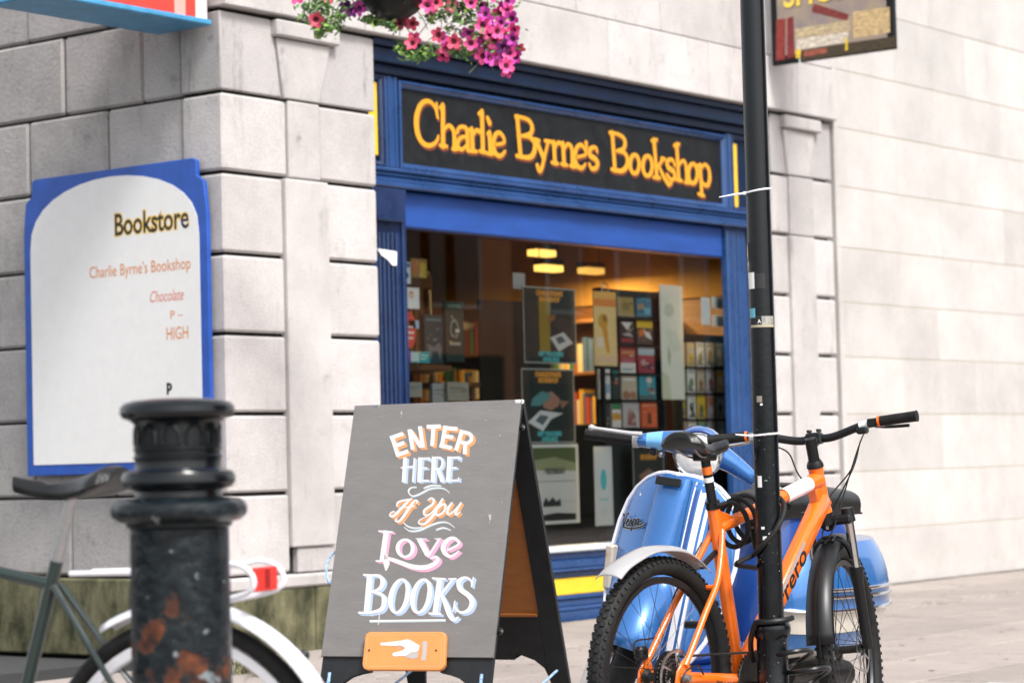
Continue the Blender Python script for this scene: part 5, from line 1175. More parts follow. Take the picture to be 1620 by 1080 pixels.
mp('gusset', MB().prism([(.872, .878), (.925, .885), (.955, .81), (.905, .80)], lambda a, b, d: V3((a, d, b)), -.018, .018), OM, fr, bevel=.006)
mp('bottom_bracket', MB().tube([BB-V3((0, .04, 0)), BB+V3((0, .04, 0))], .024, 18), OM, fr)
for s in (-1, 1):
    ss = [V3((.318, s*.017, .765)), V3((.285, s*.034, .705)), V3((.225, s*.055, .615)), V3((.150, s*.062, .535)), V3((.06, s*.068, .432)), V3((.018, s*.07, .385))]
    mp('seat_stay', MB().tube(cr(ss, 5), .0098, 12), OM, fr)
    mp('chain_stay', MB().tube(cr([V3((.39, s*.025, .312)), V3((.30, s*.045, .322)), V3((.10, s*.066, .342)), V3((.0, s*.07, .350))], 5), .0135, 12, flat=1.25), OM, fr)
    mp('dropout', MB().prism([(-.03, .335), (.05, .327), (.055, .36), (.03, .41), (.008, .40), (-.02, .372)], lambda a, b, d: V3((a, d, b)), s*.066-.004, s*.066+.004), OM, fr, bevel=.003)
mp('stay_bridge', MB().tube([(.215, -.05, .60), (.215, .05, .60)], .008, 8), OM, fr)
mp('seat_gusset', MB().prism([(.315, .775), (.405, .775), (.40, .806), (.305, .83)], lambda a, b, d: V3((a, d, b)), -.011, .011), OM, fr, bevel=.004)
# pale panel on the head end of the top tube and black seam lines
def sleeve(a, b, r, m, nm, parent): return mp(nm, MB().tube([a, b], r, 18, caps=False), m, parent)
sleeve(tt0.lerp(tt1, .10), tt0.lerp(tt1, .36), .0252, M['white_gloss'], 'white_panel', fr)
mp('grey_decal', MB().box(.24, .52, -.0275, -.0262, .016, .027).xf(MD_), M['silver'], fr, smooth=False)
sgn = Matrix(((1, 0, 0, 0), (0, 0, -1, 0), (0, 1, 0, 0), (0, 0, 0, 1)))
text('lettering', 'carrero', .078, flat((.012, .012, .013), .4), fr, MD_ @ Matrix.Translation((.50, -.0268, -.022)) @ sgn, .0012, 'RIGHT', 1.34, .22)
cs = V3((.06, -.0855, .339)); ce = V3((.40, -.044, .311)); cd_ = (ce-cs).normalized()
Mc = Matrix.Identity(4); up_ = V3((0, 0, 1)); yv = up_.cross(cd_).normalized(); zv = cd_.cross(yv)
for i, c_ in enumerate((cd_, yv, zv)):
    for j in range(3): Mc[j][i] = c_[j]
Mc.translation = cs
text('lettering', 'carrero', .034, flat((.012, .012, .013), .4), fr, Mc @ Matrix.Translation((.12, -.0006, -.006)) @ sgn, .0006, 'LEFT', 1.25, .15)
# seat post, collar, saddle
sp1 = V3((.262, 0, .985))
pst = mp('seat_post', MB().tube([STT, STT.lerp(sp1, .9), sp1], .0148, 16), BK)
sd_ = (sp1-STT)
mp('post_label', MB().tube([STT+sd_*.50, STT+sd_*.60], .0152, 16, caps=False), M['paper'], pst)
mp('post_label', MB().tube([STT+sd_*.66, STT+sd_*.82], .0152, 16, caps=False), OM, pst)
mp('seat_collar', MB().tube([STT-sd_*.06, STT+sd_*.10], .0225, 18).tube([STT+sd_*.02+V3((-.02, -.024, .0)), STT+sd_*.02+V3((.035, -.026, .004))], .005, 8), BK)
def saddle(root, nose, tail, wd, m, drop=.0):
    secs = []; ax = (tail-nose); L = ax.length; ax.normalize(); lat = V3((0, 1, 0)); upv = lat.cross(ax); upv = upv if upv.z > 0 else -upv
    N_ = 16
    for i in range(N_+1):
        t = i/N_; hw = .016+(.021-.016)*t if t < .35 else .020+(wd/2-.020)*min(1, ((t-.35)/.5))**1.25
        if t > .9: hw *= 1-.35*((t-.9)/.1)**2
        if t < .06: hw *= .6+.4*t/.06
        c = nose+ax*(L*t)+upv*(.018*(t-.45)**2*4-.006*math.sin(PI*t)); th = (.030+.012*t)*(1 if t < .9 else 1-.65*((t-.9)/.1)**2)
        prof = []
        for k in range(18):
            a = 2*PI*k/18; ca, sa = math.cos(a), math.sin(a)
            y = hw*(abs(ca)**.75)*(1 if ca >= 0 else -1); z = (th*.42 if sa > 0 else th*.75)*sa
            z -= .020*(abs(y)/max(hw, .001))**2.6*(.3+t)
            z -= .012*math.exp(-(y/.012)**2)*(1 if sa > 0 and t > .3 else 0)*.6
            prof.append(c+lat*y+upv*z)
        secs.append(prof)
    return MB().loft(secs, True, True).build('saddle', m, root)
sd0 = saddle(mtb, V3((.382, 0, 1.012)), V3((.118, 0, 1.036)), .150, M['leather'])
for s in (-1, 1): mp('saddle_rail', MB().tube(cr([(.335, s*.012, .996), (.29, s*.022, .988), (.21, s*.022, .988), (.155, s*.035, 1.012)], 5), .0035, 8), M['steel'], sd0)
mp('rail_clamp', MB().box(.232, .29, -.028, .028, .975, .998, c=.005), BK, sd0)
# rear mudguard sprung off the stays
def guard(path, w, m, name, root, X=None, drop=.012, flare=1.0, bev=0):
    secs = []; P = [V3(p) for p in path]
    for i, p in enumerate(P):
        t = (P[min(i+1, len(P)-1)]-P[max(i-1, 0)]).normalized(); n = V3((-t.z, 0, t.x)); n = n if n.z > 0 or (abs(n.z) < .3 and n.x < 0) else -n
        ww = w*(1+(flare-1)*(1-i/(len(P)-1)))
        secs.append([p+V3((0, y*ww/2, 0))-n*(drop*abs(y)**2.2) for y in (-1, -.85, -.6, -.3, 0, .3, .6, .85, 1)])
    mb = MB().loft(secs)
    if X: mb.xf(X)
    return mb.build(name, m, root, solid=.003)
gp = cr([(-.262, 0, .662), (-.215, 0, .690), (-.15, 0, .712), (-.07, 0, .731), (.02, 0, .732), (.10, 0, .722), (.17, 0, .695), (.235, 0, .655)], 4)
guard(gp, .072, M['silver'], 'rear_mudguard', mtb, None, .016, 1.25)
mp('mudguard_arm', MB().tube([(.225, 0, .66), (.305, 0, .70)], .009, 8), BK)
# drive train on the near side
dtv = mp('chainring', MB().torus(.085, .005, n=40, k=6, M=Matrix.Translation(BB+V3((0, -.052, 0))) @ Matrix.Rotation(PI/2, 4, 'X')).lathe([(.03, -.004), (.082, -.003), (.082, .003), (.03, .004)], 40, Matrix.Translation(BB+V3((0, -.052, 0))) @ Matrix.Rotation(PI/2, 4, 'X')), M['dark_steel'])
tm = MB()
for k in range(38): a = 2*PI*k/38; tm.box(-.0035, .0035, -.0015, .0015, .086, .095, M=Matrix.Translation(BB+V3((0, -.052, 0))) @ rotY(a))
mp('chainring_teeth', tm, M['dark_steel'], dtv)
mp('crank_arm', MB().tube([BB+V3((0, -.07, 0)), BB+V3((-.02, -.078, -.168))], [.014, .010], 10), BK); mp('crank_arm', MB().tube([BB+V3((0, .07, 0)), BB+V3((.02, .078, .168))], [.014, .010], 10), BK)
mp('pedal', MB().box(.35, .44, -.185, -.09, .125, .147, c=.006), BK); mp('pedal', MB().box(.39, .48, .09, .185, .462, .484, c=.006), BK)
cas = mp('cassette', MB().lathe([(.018, -.020)], 8, caps=False) if False else MB(), M['dark_steel']) if False else None
mb = MB()
for k in range(8): r_ = .060-.0048*k; mb.lathe([(.015, -.001), (r_, -.0012), (r_, .0012), (.015, .001)], 36, Matrix.Translation((0, -.026-.0047*k, .352)) @ Matrix.Rotation(PI/2, 4, 'X'))
cas = mb.build('cassette', M['dark_steel'], mtb, ang=30)
mp('spoke_guard', MB().lathe([(.02, -.001), (.074, -.001), (.077, 0), (.074, .001), (.02, .001)], 40, Matrix.Translation((0, -.0215, .352)) @ Matrix.Rotation(PI/2, 4, 'X')), M['plastic'], cas)
tm = MB()
for r_, y_ in ((.060, -.026), (.050, -.036), (.041, -.045)):
    for k in range(30): a = 2*PI*k/30; tm.box(-.003, .003, y_-.001, y_+.001, r_, r_+.005, M=Matrix.Translation((0, 0, .352)) @ rotY(a))
mp('cassette_teeth', tm, M['steel'], cas)
mp('chain', MB().tube([(.0, -.038, .412), (.41, -.052, .394)], .0042, 6).tube(cr([(.415, -.052, .215), (.2, -.045, .24), (.03, -.04, .262)], 4), .0042, 6), M['dark_steel'])
der = mp('rear_derailleur', MB().box(-.005, .03, -.082, -.06, .285, .335, c=.006).tube([(.015, -.06, .29), (.03, -.055, .22)], .007, 8).lathe([(.005, -.004), (.022, -.004), (.022, .004), (.005, .004)], 16, Matrix.Translation((.03, -.042, .225)) @ Matrix.Rotation(PI/2, 4, 'X')), M['dark_steel'])
mp('cable_loop', MB().tube(cr([(.09, -.085, .355), (.04, -.10, .385), (-.02, -.10, .375), (-.04, -.092, .335), (0, -.085, .31)], 6), .0028, 6), BK, der)
mp('axle_nut', MB().tube([(0, -.076, .352), (0, -.098, .352)], [.013, .010], 12), M['steel'])
mp('brake_cable', MB().tube(cr([(.30, .045, .73), (.19, .075, .58), (.145, .070, .50), (.09, .08, .46), (-.02, .075, .455), (-.05, .06, .42)], 6), .0028, 6), BK)
mp('brake_caliper', MB().box(-.03, .012, .048, .080, .40, .44, c=.008), BK)
# everything that turns with the steering
fo_ = lambda name, mb, m, parent=None, **k: mp(name, mb.xf(STEER), m, parent, **k)
FA = V3((1.085, 0, .350))
wheel(mtb, FA, .350, .029, WM, 32, True, 'front_wheel', STEER, .10, disc=.045)
crn = HBt+axd*.030
fk = fo_('fork_crown', MB().box(-.03, .035, -.085, .085, -.016, .016, c=.010, M=Matrix.Translation(crn+V3((.03, 0, 0)))).tube([HBt+axd*.002, crn+axd*.01], .026, 16), BK)
for s in (-1, 1):
    a = crn+V3((.040, s*.066, .012)); b = V3((1.062, s*.066, .56)); b = a+(FA+V3((-.02, s*.066, .0))-a)*.42; c = FA+V3((-.012, s*.066, .0))
    fo_('stanchion', MB().tube([a, b], .0155, 14), M['chrome'], fk)
    fo_('fork_cap', MB().tube([a-V3((0, 0, .02)), a+V3((-.006, 0, .024))], [.024, .020], 14), BK, fk)
    fo_('fork_leg', MB().tube([b-(c-b)*.06, b, b+(c-b)*.12, c], [.0235, .0235, .019, .017], 14), BK, fk)
br1 = V3((1.06, 0, .58))
fo_('fork_brace', MB().tube(cr([(1.03, -.066, .605), (1.0, -.05, .69), (.995, 0, .715), (1.0, .05, .69), (1.03, .066, .605)], 5), .010, 8), BK, fk)
n_ = 18
gp2 = [(FA.x+.378*math.cos(R(78+k*96/n_)), 0, FA.z+.378*math.sin(R(78+k*96/n_))) for k in range(n_+1)]
secs = []
for i, p in enumerate(gp2):
    p = V3(p); n = (p-FA).normalized(); ww = .070+.022*i/n_
    secs.append([p+V3((0, y*ww/2, 0))-n*(.022*abs(y)**2.4) for y in (-1, -.85, -.6, -.3, 0, .3, .6, .85, 1)])
fg = MB().loft(secs).xf(STEER).build('front_mudguard', M['plastic'], mtb, solid=.003)
pq = FA+V3((.378*math.cos(R(108)), 0, .378*math.sin(R(108)))); Mq = Matrix.Translation(pq) @ rotY(-R(108-90))
fo_('strap_buckle', MB().box(-.026, .026, -.024, .024, -.002, .009, c=.003, M=Mq), BK, fg); fo_('strap_bar', MB().box(-.004, .004, -.020, .020, .0095, .013, c=.001, M=Mq), M['dark_steel'], fg)
rib = [FA+V3((.3805*math.cos(R(125+k*5)), -.002, .3805*math.sin(R(125+k*5)))) for k in range(12)]
fo_('guard_rib', MB().tube(rib, .0025, 6), BK, fg)
fo_('front_reflector', MB().lathe([(.0, -.006), (.026, -.006), (.028, 0), (.024, .008), (.0, .009)], 18, Matrix.Translation((.985, 0, .765)) @ rotY(PI/2), caps=False), BK); fo_('reflector_stripe', MB().box(.972, .976, -.004, .004, .744, .786), M['white_gloss'])
fo_('front_caliper', MB().box(1.0, 1.045, .05, .085, .36, .43, c=.008), BK)
ST = HT-axd*.070
fo_('headset', MB().tube([HT+axd*.004, HT-axd*.006, HT-axd*.018], [.028, .027, .021], 18), BK)
stem = fo_('stem', MB().tube([HT-axd*.018, ST+axd*-.022], .0185, 16).tube([ST, ST+V3((.048, 0, .016))], [.019, .021], 14).box(-.024, .024, -.026, .026, -.018, .020, c=.006, M=Matrix.Translation(ST+V3((.052, 0, .02)))), BK)
for s in (-1, 1):
    fo_('stem_bolt', MB().box(-.008, .028, s*.016-.005, s*.016+.005, .021, .031, c=.002, M=Matrix.Translation(ST+V3((.045, 0, .02)))), M['dark_steel'], stem)
BC = ST+V3((.055, 0, .02))
bar = [BC+V3((x, y, z)) for x, y, z in ((-.035, -.345, .034), (-.02, -.22, .032), (-.006, -.15, .022), (0, -.06, 0), (0, 0, 0), (0, .06, 0), (-.006, .15, .022), (-.02, .22, .032), (-.035, .345, .034))]
hbar = fo_('handlebar', MB().tube(cr(bar, 5), .0135, 12), BK)
for s in (-1, 1):
    g0, g1 = BC+V3((-.0355, s*.347, .034)), BC+V3((-.022, s*.225, .032))
    fo_('grip', MB().tube([g0, g0.lerp(g1, .05), g1], [.019, .0175, .0165], 14), M['rubber'], hbar)
    fo_('grip_ring', MB().tube([g1, g1.lerp(g0, -.06)], .0182, 14), OM, hbar)
    lv = g1.lerp(g0, -.22)
    fo_('brake_lever', MB().box(-.014, .020, -.016, .016, -.016, .012, c=.004, M=Matrix.Translation(lv)).tube(cr([lv+V3((.03, 0, -.012)), lv+V3((.045, s*.04, -.018)), lv+V3((.03, s*.11, -.022))], 5), .0055, 8), M['steel'] if s > 0 else BK, hbar)
    fo_('shifter', MB().box(-.02, .018, -.018, .018, -.034, -.012, c=.006, M=Matrix.Translation(lv+V3((0, -s*.035, 0)))), BK, hbar)
fo_('bar_label', MB().tube([BC+V3((-.0065, -.155, .0232)), BC+V3((-.013, -.186, .0283))], .0141, 12, caps=False), M['paper'], hbar)
for s, e in ((-1, (.93, -.02, .80)), (-1, (1.0, .03, .70)), (1, (.96, .02, .78)), (-1, (.90, -.028, .70))):
    a = STEER @ (BC+V3((.01, s*.16, .0))); b = STEER @ (HT+V3((.12+.03*e[1]*10, s*.09, -.02))); c = STEER @ V3((e[0]+.05, e[1], e[2]+.05)); d = V3(e)
    mp('control_cable', MB().tube(cr([a, STEER @ (BC+V3((.10, s*.12, -.03))), b, c, d], 6), .0026, 6), BK)

# coiled cable lock round the top tube and the pole, second one low at the foot
lk = thing('cable_lock', 'black coiled cable lock looped round the orange frame and pole', 'bike lock', ZB)
P = []
tdir = (tt0-tt1).normalized()
for k in range(78):
    t = k/77; a = -1.2+t*2*PI*3.3; q = tt1+tdir*(.045+.155*t); P.append(q+V3((-.012*math.cos(a), .052*math.cos(a), -.008+.070*math.sin(a))))
PL = V3((PX, PY, 0))-ZB
def around(a, z, r_=rt+.011): return V3((PL.x+r_*math.cos(a), PL.y+r_*math.sin(a), z))
va_ = R(va)
P += [V3((.56, -.03, .66)), V3((PL.x-.09, PL.y+.06, .665)), around(va_-1.5, .690), around(va_-.9, .70), around(va_-.3, .725), around(va_+.4, .762), around(va_+1.1, .805), around(va_+1.7, .84), around(va_+2.5, .862), around(va_+3.3, .865), around(va_+4.0, .855), V3((.50, -.06, .845)), V3((.46, -.05, .80))]
MB().tube(cr(P, 4), .0082, 8).build('cable', M['rubber'], lk)
MB().tube([(.44, -.055, .77), (.46, -.05, .705)], .014, 12).build('lock_barrel', BK, lk)
lk2 = thing('cable_lock', 'black spiral cable lock hanging round the pole foot and front wheel', 'bike lock', (PX, PY, 0))
P = []
zc2 = zc
for k in range(30):
    a = va_-1.9+k/29*4.6; P.append(V3(((rb+.014)*math.cos(a), (rb+.014)*math.sin(a), zc2+.014-.0*k)))
P = [V3(((rb+.02)*math.cos(va_+1.2), (rb+.02)*math.sin(va_+1.2), zc2+.018))]+[V3(((rb+.016)*math.cos(va_+1.2-q*.22), (rb+.016)*math.sin(va_+1.2-q*.22), zc2+.016-(.001*q if q < 9 else .001*9+.02*(q-9)))) for q in range(1, 16)]
MB().tube(cr(P, 3), .0085, 8).build('cable', M['plastic'], lk2)
rdir = (RGT-V3((0, 0, RGT.z))).normalized(); fdir = V3((FWD.x, FWD.y, 0)).normalized()
base = rdir*.075+V3((0, 0, zc2-.085)); P = []
for k in range(64):
    t = k/63; a = 2.2+t*2*PI*2.25
    P.append(rdir*(.015+.115*t+.052*math.cos(a)+.02)+fdir*(.09*math.sin(a)+.02)+V3((0, 0, zc2-.07-.12*t+.020*math.cos(a*1.0+.6))))
MB().tube(cr(P, 3), .0075, 8).build('coil', M['plastic'], lk2)

# ------------------------------------------------------------------ the silver mudguard bicycle behind the bollard
hubw = dep(294, 1206, 5.0)
HD = R(107)
cb = thing('bicycle', 'city bicycle with white rear mudguard and red reflector behind the iron bollard', 'bicycle', (hubw.x, hubw.y, 0), HD)
CW = dict(rim=M['white_gloss'], tyre=M['rubber'], hub=M['steel'], spoke=M['steel'])
bkf = mat('dark green bicycle enamel', (.012, .025, .022), .3, coat=.5)
cw1 = wheel(cb, (0, 0, .342), .340, .0185, CW, 32, False, 'rear_wheel', None, .11, .022); wheel(cb, (1.06, 0, .342), .340, .0185, CW, 32, False, 'front_wheel', None, .10, .022)
bq = lambda n, mb, m, parent=None, **k: mb.build(n, m, parent or cb, **k)
b2, s2, h1, h2 = V3((.45, 0, .29)), V3((.30, 0, .80)), V3((.84, 0, .88)), V3((.89, 0, .72))
cf = bq('frame', MB().tube([b2, s2], .0145, 12).tube([s2-V3((-.01, 0, .05)), h1-V3((0, 0, .02))], .0135, 12).tube([b2, h2], .0155, 12).tube([h1, h2], .018, 12), bkf)
for s in (-1, 1):
    bq('chain_stay', MB().tube([b2+V3((0, s*.03, 0)), (0, s*.06, .342)], .009, 8), bkf, cf); bq('seat_stay', MB().tube([s2+V3((0, s*.015, -.05)), (0, s*.06, .342)], .007, 8), bkf, cf)
    bq('fork_blade', MB().tube(cr([h2+V3((.005, s*.03, -.01)), (.98, s*.05, .5), (1.06, s*.05, .342)], 5), [.012]*6+[.010]*5, 10), bkf, cf)
bq('seat_post', MB().tube([s2, s2+V3((-.04, 0, .14))], .0125, 10), M['steel'])
saddle(cb, V3((.40, 0, .955)), V3((.14, 0, .97)), .17, M['leather'])
bq('stem', MB().tube([h1, h1+V3((-.02, 0, .12)), h1+V3((.05, 0, .15))], .012, 10), M['steel'])
bq('handlebar', MB().tube(cr([(.70, -.29, 1.0), (.84, -.27, 1.04), (.89, -.1, 1.03), (.89, .1, 1.03), (.84, .27, 1.04), (.70, .29, 1.0)], 6), .0115, 10), M['steel'])
for s in (-1, 1): bq('grip', MB().tube([(.70, s*.29, 1.0), (.80, s*.281, 1.022)], .017, 10), M['rubber'])
bq('chainring', MB().lathe([(.02, -.003), (.085, -.003), (.085, .003), (.02, .003)], 32, Matrix.Translation(b2+V3((0, -.05, 0))) @ Matrix.Rotation(PI/2, 4, 'X')), M['steel'])
bq('crank_arm', MB().tube([b2+V3((0, -.065, 0)), b2+V3((.15, -.07, -.06))], .010, 8), M['steel']); bq('crank_arm', MB().tube([b2+V3((0, .065, 0)), b2+V3((-.15, .07, .06))], .010, 8), M['steel'])
for sx, sy, zz in ((.6, -.12, .23), (.3, .12, .35)): bq('pedal', MB().box(sx-.045, sx+.045, sy-.04, sy+.04, zz-.01, zz+.01, c=.004), M['plastic'])
bq('chain', MB().tube([(0, -.05, .38), (.45, -.05, .375)], .004, 6).tube([(0, -.05, .305), (.45, -.05, .205)], .004, 6), M['dark_steel'])
def cguard(a0, a1, cx, nm, rr=.375, w=.066):
    secs = []
    for k in range(25):
        a = R(a0+(a1-a0)*k/24); p = V3((cx+rr*math.cos(a), 0, .342+rr*math.sin(a))); n = V3((math.cos(a), 0, math.sin(a)))
        secs.append([p+V3((0, y*w/2, 0))-n*(.018*abs(y)**2.5) for y in (-1, -.85, -.6, -.3, 0, .3, .6, .85, 1)])
    return MB().loft(secs).build(nm, M['white_gloss'], cb, solid=.002)
gq = cguard(60, 148, 0, 'rear_mudguard'); cguard(45, 165, 1.06, 'front_mudguard')
secs = []
for k in range(9):
    a = R(147+k*2.4); rr = .376+.0035*k; p = V3((rr*math.cos(a), 0, .342+rr*math.sin(a))); n = V3((math.cos(a), 0, math.sin(a))); w = .067-.004*k
    secs.append([p+V3((0, y*w/2, 0))-n*(.017*abs(y)**2.5) for y in (-1, -.7, -.35, 0, .35, .7, 1)])
MB().loft(secs).build('mud_flap', mat('grey rubber flap', (.20, .21, .22), .5), gq, solid=.003)
pa = V3((.380*math.cos(R(149)), -.012, .342+.380*math.sin(R(149)))); bq('rivet', MB().ball(pa, .006), M['steel'], gq)
pa = V3((.366*math.cos(R(135)), -.034, .342+.366*math.sin(R(135)))); bq('stay_clip', MB().ball(pa, .012), M['plastic'], gq)
bq('mudguard_stay', MB().tube([pa, (0, -.06, .342)], .003, 6), M['dark_steel'], gq)
# rear carrier: white tubes bent into two hoops with a red reflector between
rk = bq('carrier', MB().tube(cr([(.24, -.045, .775), (-.05, -.055, .780), (-.15, -.068, .793), (-.195, -.068, .770), (-.185, -.066, .735), (-.08, -.05, .712)], 7), .0062, 10).tube(cr([(.24, .045, .775), (-.05, .055, .780), (-.15, .068, .793), (-.195, .068, .770), (-.185, .066, .735), (-.08, .05, .712)], 7), .0062, 10), M['white_gloss'])
bq('carrier_bar', MB().tube([(.1, -.05, .775), (.1, .05, .775)], .005, 8), M['white_gloss'], rk); bq('carrier_leg', MB().tube([(.02, -.05, .775), (.0, -.065, .36)], .005, 8), M['white_gloss'], rk); bq('carrier_leg', MB().tube([(.02, .05, .775), (.0, .065, .36)], .005, 8), M['white_gloss'], rk)
rfl = bq('rear_reflector', MB().box(-.196, -.184, -.050, .050, .734, .784, c=.003), M['red'], rk)
for k in range(3): bq('reflector_rib', MB().box(-.1975, -.1955, -.010+k*.008, -.0065+k*.008, .740, .780), mat('dark red rib', (.20, .01, .01), .4), rfl)

# ------------------------------------------------------------------ the blue scooter
SB, SN, SCR = M['scooter_blue'], M['scooter_navy'], M['scooter_cream']
LEAN = R(8)
sc = thing('scooter', 'sky blue vintage motor scooter with white stripes parked behind the orange bicycle', 'scooter', (7.055, -4.085, 0))
sc.rotation_euler = (-LEAN, 0, PI); sc.scale = (1.06, 1.06, 1.06)
sq = lambda n, mb, m, parent=None, **k: mb.build(n, m, parent or sc, **k)
# shield: z -> half width, forward offset of its middle
HW = [(.235, .15), (.28, .185), (.36, .232), (.48, .268), (.60, .282), (.70, .272), (.77, .248), (.82, .212), (.855, .165), (.875, .115), (.884, .06)]
def lerpt(tb, z):
    for (a, va1), (b, vb1) in zip(tb[:-1], tb[1:]):
        if z <= b: t = (z-a)/(b-a); return va1+(vb1-va1)*max(0, t)
    return tb[-1][1]
def shx(z): return .095-.155*((z-.235)/.65)
def shp(t, z, off=0.0):
    hw = lerpt(HW, z); return V3((shx(z)-.085*abs(t)**2.0*(hw/.28)+off, t*hw*(.86 if t > 0 else .90), z))
secs = []
zs_ = [.235, .26, .30, .36, .42, .48, .54, .60, .65, .70, .74, .77, .80, .82, .84, .855, .868, .876, .884]
for z in zs_: secs.append([shp(-1+2*k/20, z) for k in range(21)])
shd = MB().loft(secs).build('leg_shield', SB, sc, solid=.006)
rim_ = [shp(-1, z, .0) for z in zs_]+[shp(0, .8845)]+[shp(1, z, .0) for z in reversed(zs_)]
sq('shield_trim', MB().tube(rim_, .0085, 8), M['white_gloss'], shd)
def zstripe(y0, y1, za, zb2, m, nm, off=.0045):
    s_ = []
    for k in range(19):
        z = za+(zb2-za)*k/18; hw = lerpt(HW, z); s_.append([shp(min(1, y0/hw), z, off), shp(min(1, y1/hw), z, off)])
    return MB().loft(s_).build(nm, m, shd, smooth=True)
# stripes lie on the viewer's right of the horn cover = the rider's left
zstripe(.108, .132, .27, .862, M['white_gloss'], 'white_stripe'); zstripe(.142, .155, .27, .855, M['white_gloss'], 'white_stripe')
zstripe(.082, .087, .27, .868, M['white_gloss'], 'pin_stripe'); zstripe(.089, .101, .27, .866, SN, 'dark_stripe', .0042)
zstripe(.165, .169, .27, .85, SN, 'pin_stripe', .0042)
# horn cover down the middle
s_ = []
for k in range(15):
    z = .876-.52*k/14; w = .060+.014*(k/14)**1.5; d = .010+.050*math.sin(PI*min(1, .25+.75*k/14)*.5+.0)*(1 if k else .6)
    s_.append([V3((shx(z)+.002, -w, z)), V3((shx(z)+d*.75, -w*.93, z)), V3((shx(z)+d, -w*.75, z)), V3((shx(z)+d*1.12, 0, z)), V3((shx(z)+d, w*.75, z)), V3((shx(z)+d*.75, w*.93, z)), V3((shx(z)+.002, w, z))])
hc = MB().loft(s_).add(s_[0], [tuple(range(7))]).build('horn_cover', SB, sc, ang=50)
gz = .862; sq('horn_grille', MB().box(-.004, .006, -.050, .050, -.014, .014, c=.003, M=Matrix.Translation((shx(gz)+.048, 0, gz)) @ rotY(-.22)), M['plastic'], hc)
# badge in script on the rider's right half
bdg = Matrix.Translation(shp(-.62, .705, .008)) @ Matrix(((0, 0, 1, 0), (1, 0, 0, 0), (0, 1, 0, 0), (0, 0, 0, 1))) @ Matrix.Rotation(R(10), 4, 'Z')
tpt = shp(-.62, .705); tpt2 = shp(-.50, .705)
yaw_ = math.atan2(tpt2.x-tpt.x, tpt2.y-tpt.y)
bdg = Matrix.Translation(tpt+V3((.010, 0, 0))) @ Matrix.Rotation(-yaw_, 4, 'Z') @ Matrix(((0, 0, 1, 0), (1, 0, 0, 0), (0, 1, 0, 0), (0, 0, 0, 1))) @ Matrix.Rotation(R(9), 4, 'Z')
def script(mb, w, dz):
    f = lambda a, b, d: bdg @ V3(((a-.5)*.135+b*.018, (b-.3)*.055, d+dz))
    for pts in ([(.02, .95), (.07, .9), (.10, .05), (.12, .0), (.20, .98), (.26, 1.0)], [(.21, .25), (.30, .42), (.29, .55), (.24, .5), (.24, .12), (.32, .08), (.38, .4)], [(.38, .4), (.42, .56), (.44, .3), (.43, .1), (.36, .10)], [(.43, .12), (.48, .2), (.52, .56), (.48, -.45)], [(.52, .5), (.58, .56), (.62, .35), (.58, .1), (.51, .14)], [(.74, .5), (.68, .56), (.64, .3), (.67, .1), (.73, .3), (.75, .56), (.75, .15), (.80, .10), (.98, .3)], [(.10, -.02), (.5, -.18), (.98, -.02)]):
        mb.ribbon([(p_[0], p_[1]) for p_ in cr([(a, b, 0) for a, b in pts], 4)], w, f, 0)
mb = MB(); script(mb, .035, .0)
def scr(w, dz):
    mb = MB(); f = lambda a, b, d: bdg @ V3((a+b*.28, b, d+dz)); k_ = [0]
    for pts in ([(.02, .95), (.07, .9), (.10, .05), (.12, .0), (.20, .98), (.26, 1.0)], [(.21, .25), (.30, .42), (.29, .55), (.24, .5), (.24, .12), (.32, .08), (.38, .4)], [(.38, .4), (.42, .56), (.44, .3), (.43, .1), (.36, .10)], [(.43, .12), (.48, .2), (.52, .56), (.48, -.45)], [(.52, .5), (.58, .56), (.62, .35), (.58, .1), (.51, .14)], [(.74, .5), (.68, .56), (.64, .3), (.67, .1), (.73, .3), (.75, .56), (.75, .15), (.80, .10), (.98, .3)], [(.10, -.02), (.5, -.20), (.98, -.02)]):
        k_[0] += .00004
        mb.ribbon([(p_[0], p_[1]) for p_ in cr([((a-.5)*.135, (b-.3)*.042, 0) for a, b in pts], 4)], w, f, k_[0])
    return mb
sq('badge_edge', scr(.0085, .0), M['chrome'], shd, smooth=False); sq('badge_script', scr(.0052, .0006), flat((.01, .01, .012), .3), shd, smooth=False)
# steering: headset, bars, front mudguard and wheel turn together towards the street
sax = V3((.42, 0, -.907)).normalized(); SP = V3((-.178, 0, .966))
TURN = Matrix.Translation(SP) @ Matrix.Rotation(R(-34), 4, sax) @ Matrix.Translation(-SP)
tq = lambda n, mb, m, parent=None, **k: mb.build(n, m, parent or sc, **k) if mb.xf(TURN) else None
sq('steering_column', MB().tube([SP-V3((0, 0, .02)), SP+sax*.16], [.050, .042], 18), SB)
s_ = []
for x, ry, rz_, zc_ in ((.078, .064, .064, -.008), (.06, .083, .083, -.008), (.03, .088, .088, -.006), (-.02, .088, .080, 0), (-.08, .075, .062, .006), (-.13, .045, .038, .008), (-.15, .012, .012, .006)):
    s_.append([SP+V3((x, ry*math.cos(2*PI*k/24), zc_+rz_*math.sin(2*PI*k/24))) for k in range(24)])
hsd = tq('headset', MB().loft(s_, True, True), SB)
LX = SP+V3((.074, 0, -.008)); ML = Matrix.Translation(LX) @ rotY(PI/2)
tq('headlight_rim', MB().torus(.0745, .0068, ML, 40, 8), M['chrome'], hsd)
hl = tq('headlight', MB().lathe([(.0, .024), (.03, .021), (.055, .013), (.072, .002)], 32, ML, caps=False), mat('fluted lamp glass', (.74, .73, .70), .12, var=.12, scale=60, bump=.3, bscale=70, coat=.6), hsd)
tq('headlight_peak', MB().tube([LX+V3((.008, .084*math.cos(a), .084*math.sin(a))) for a in [R(25+13*k) for k in range(11)]], .005, 6), SN, hsd)
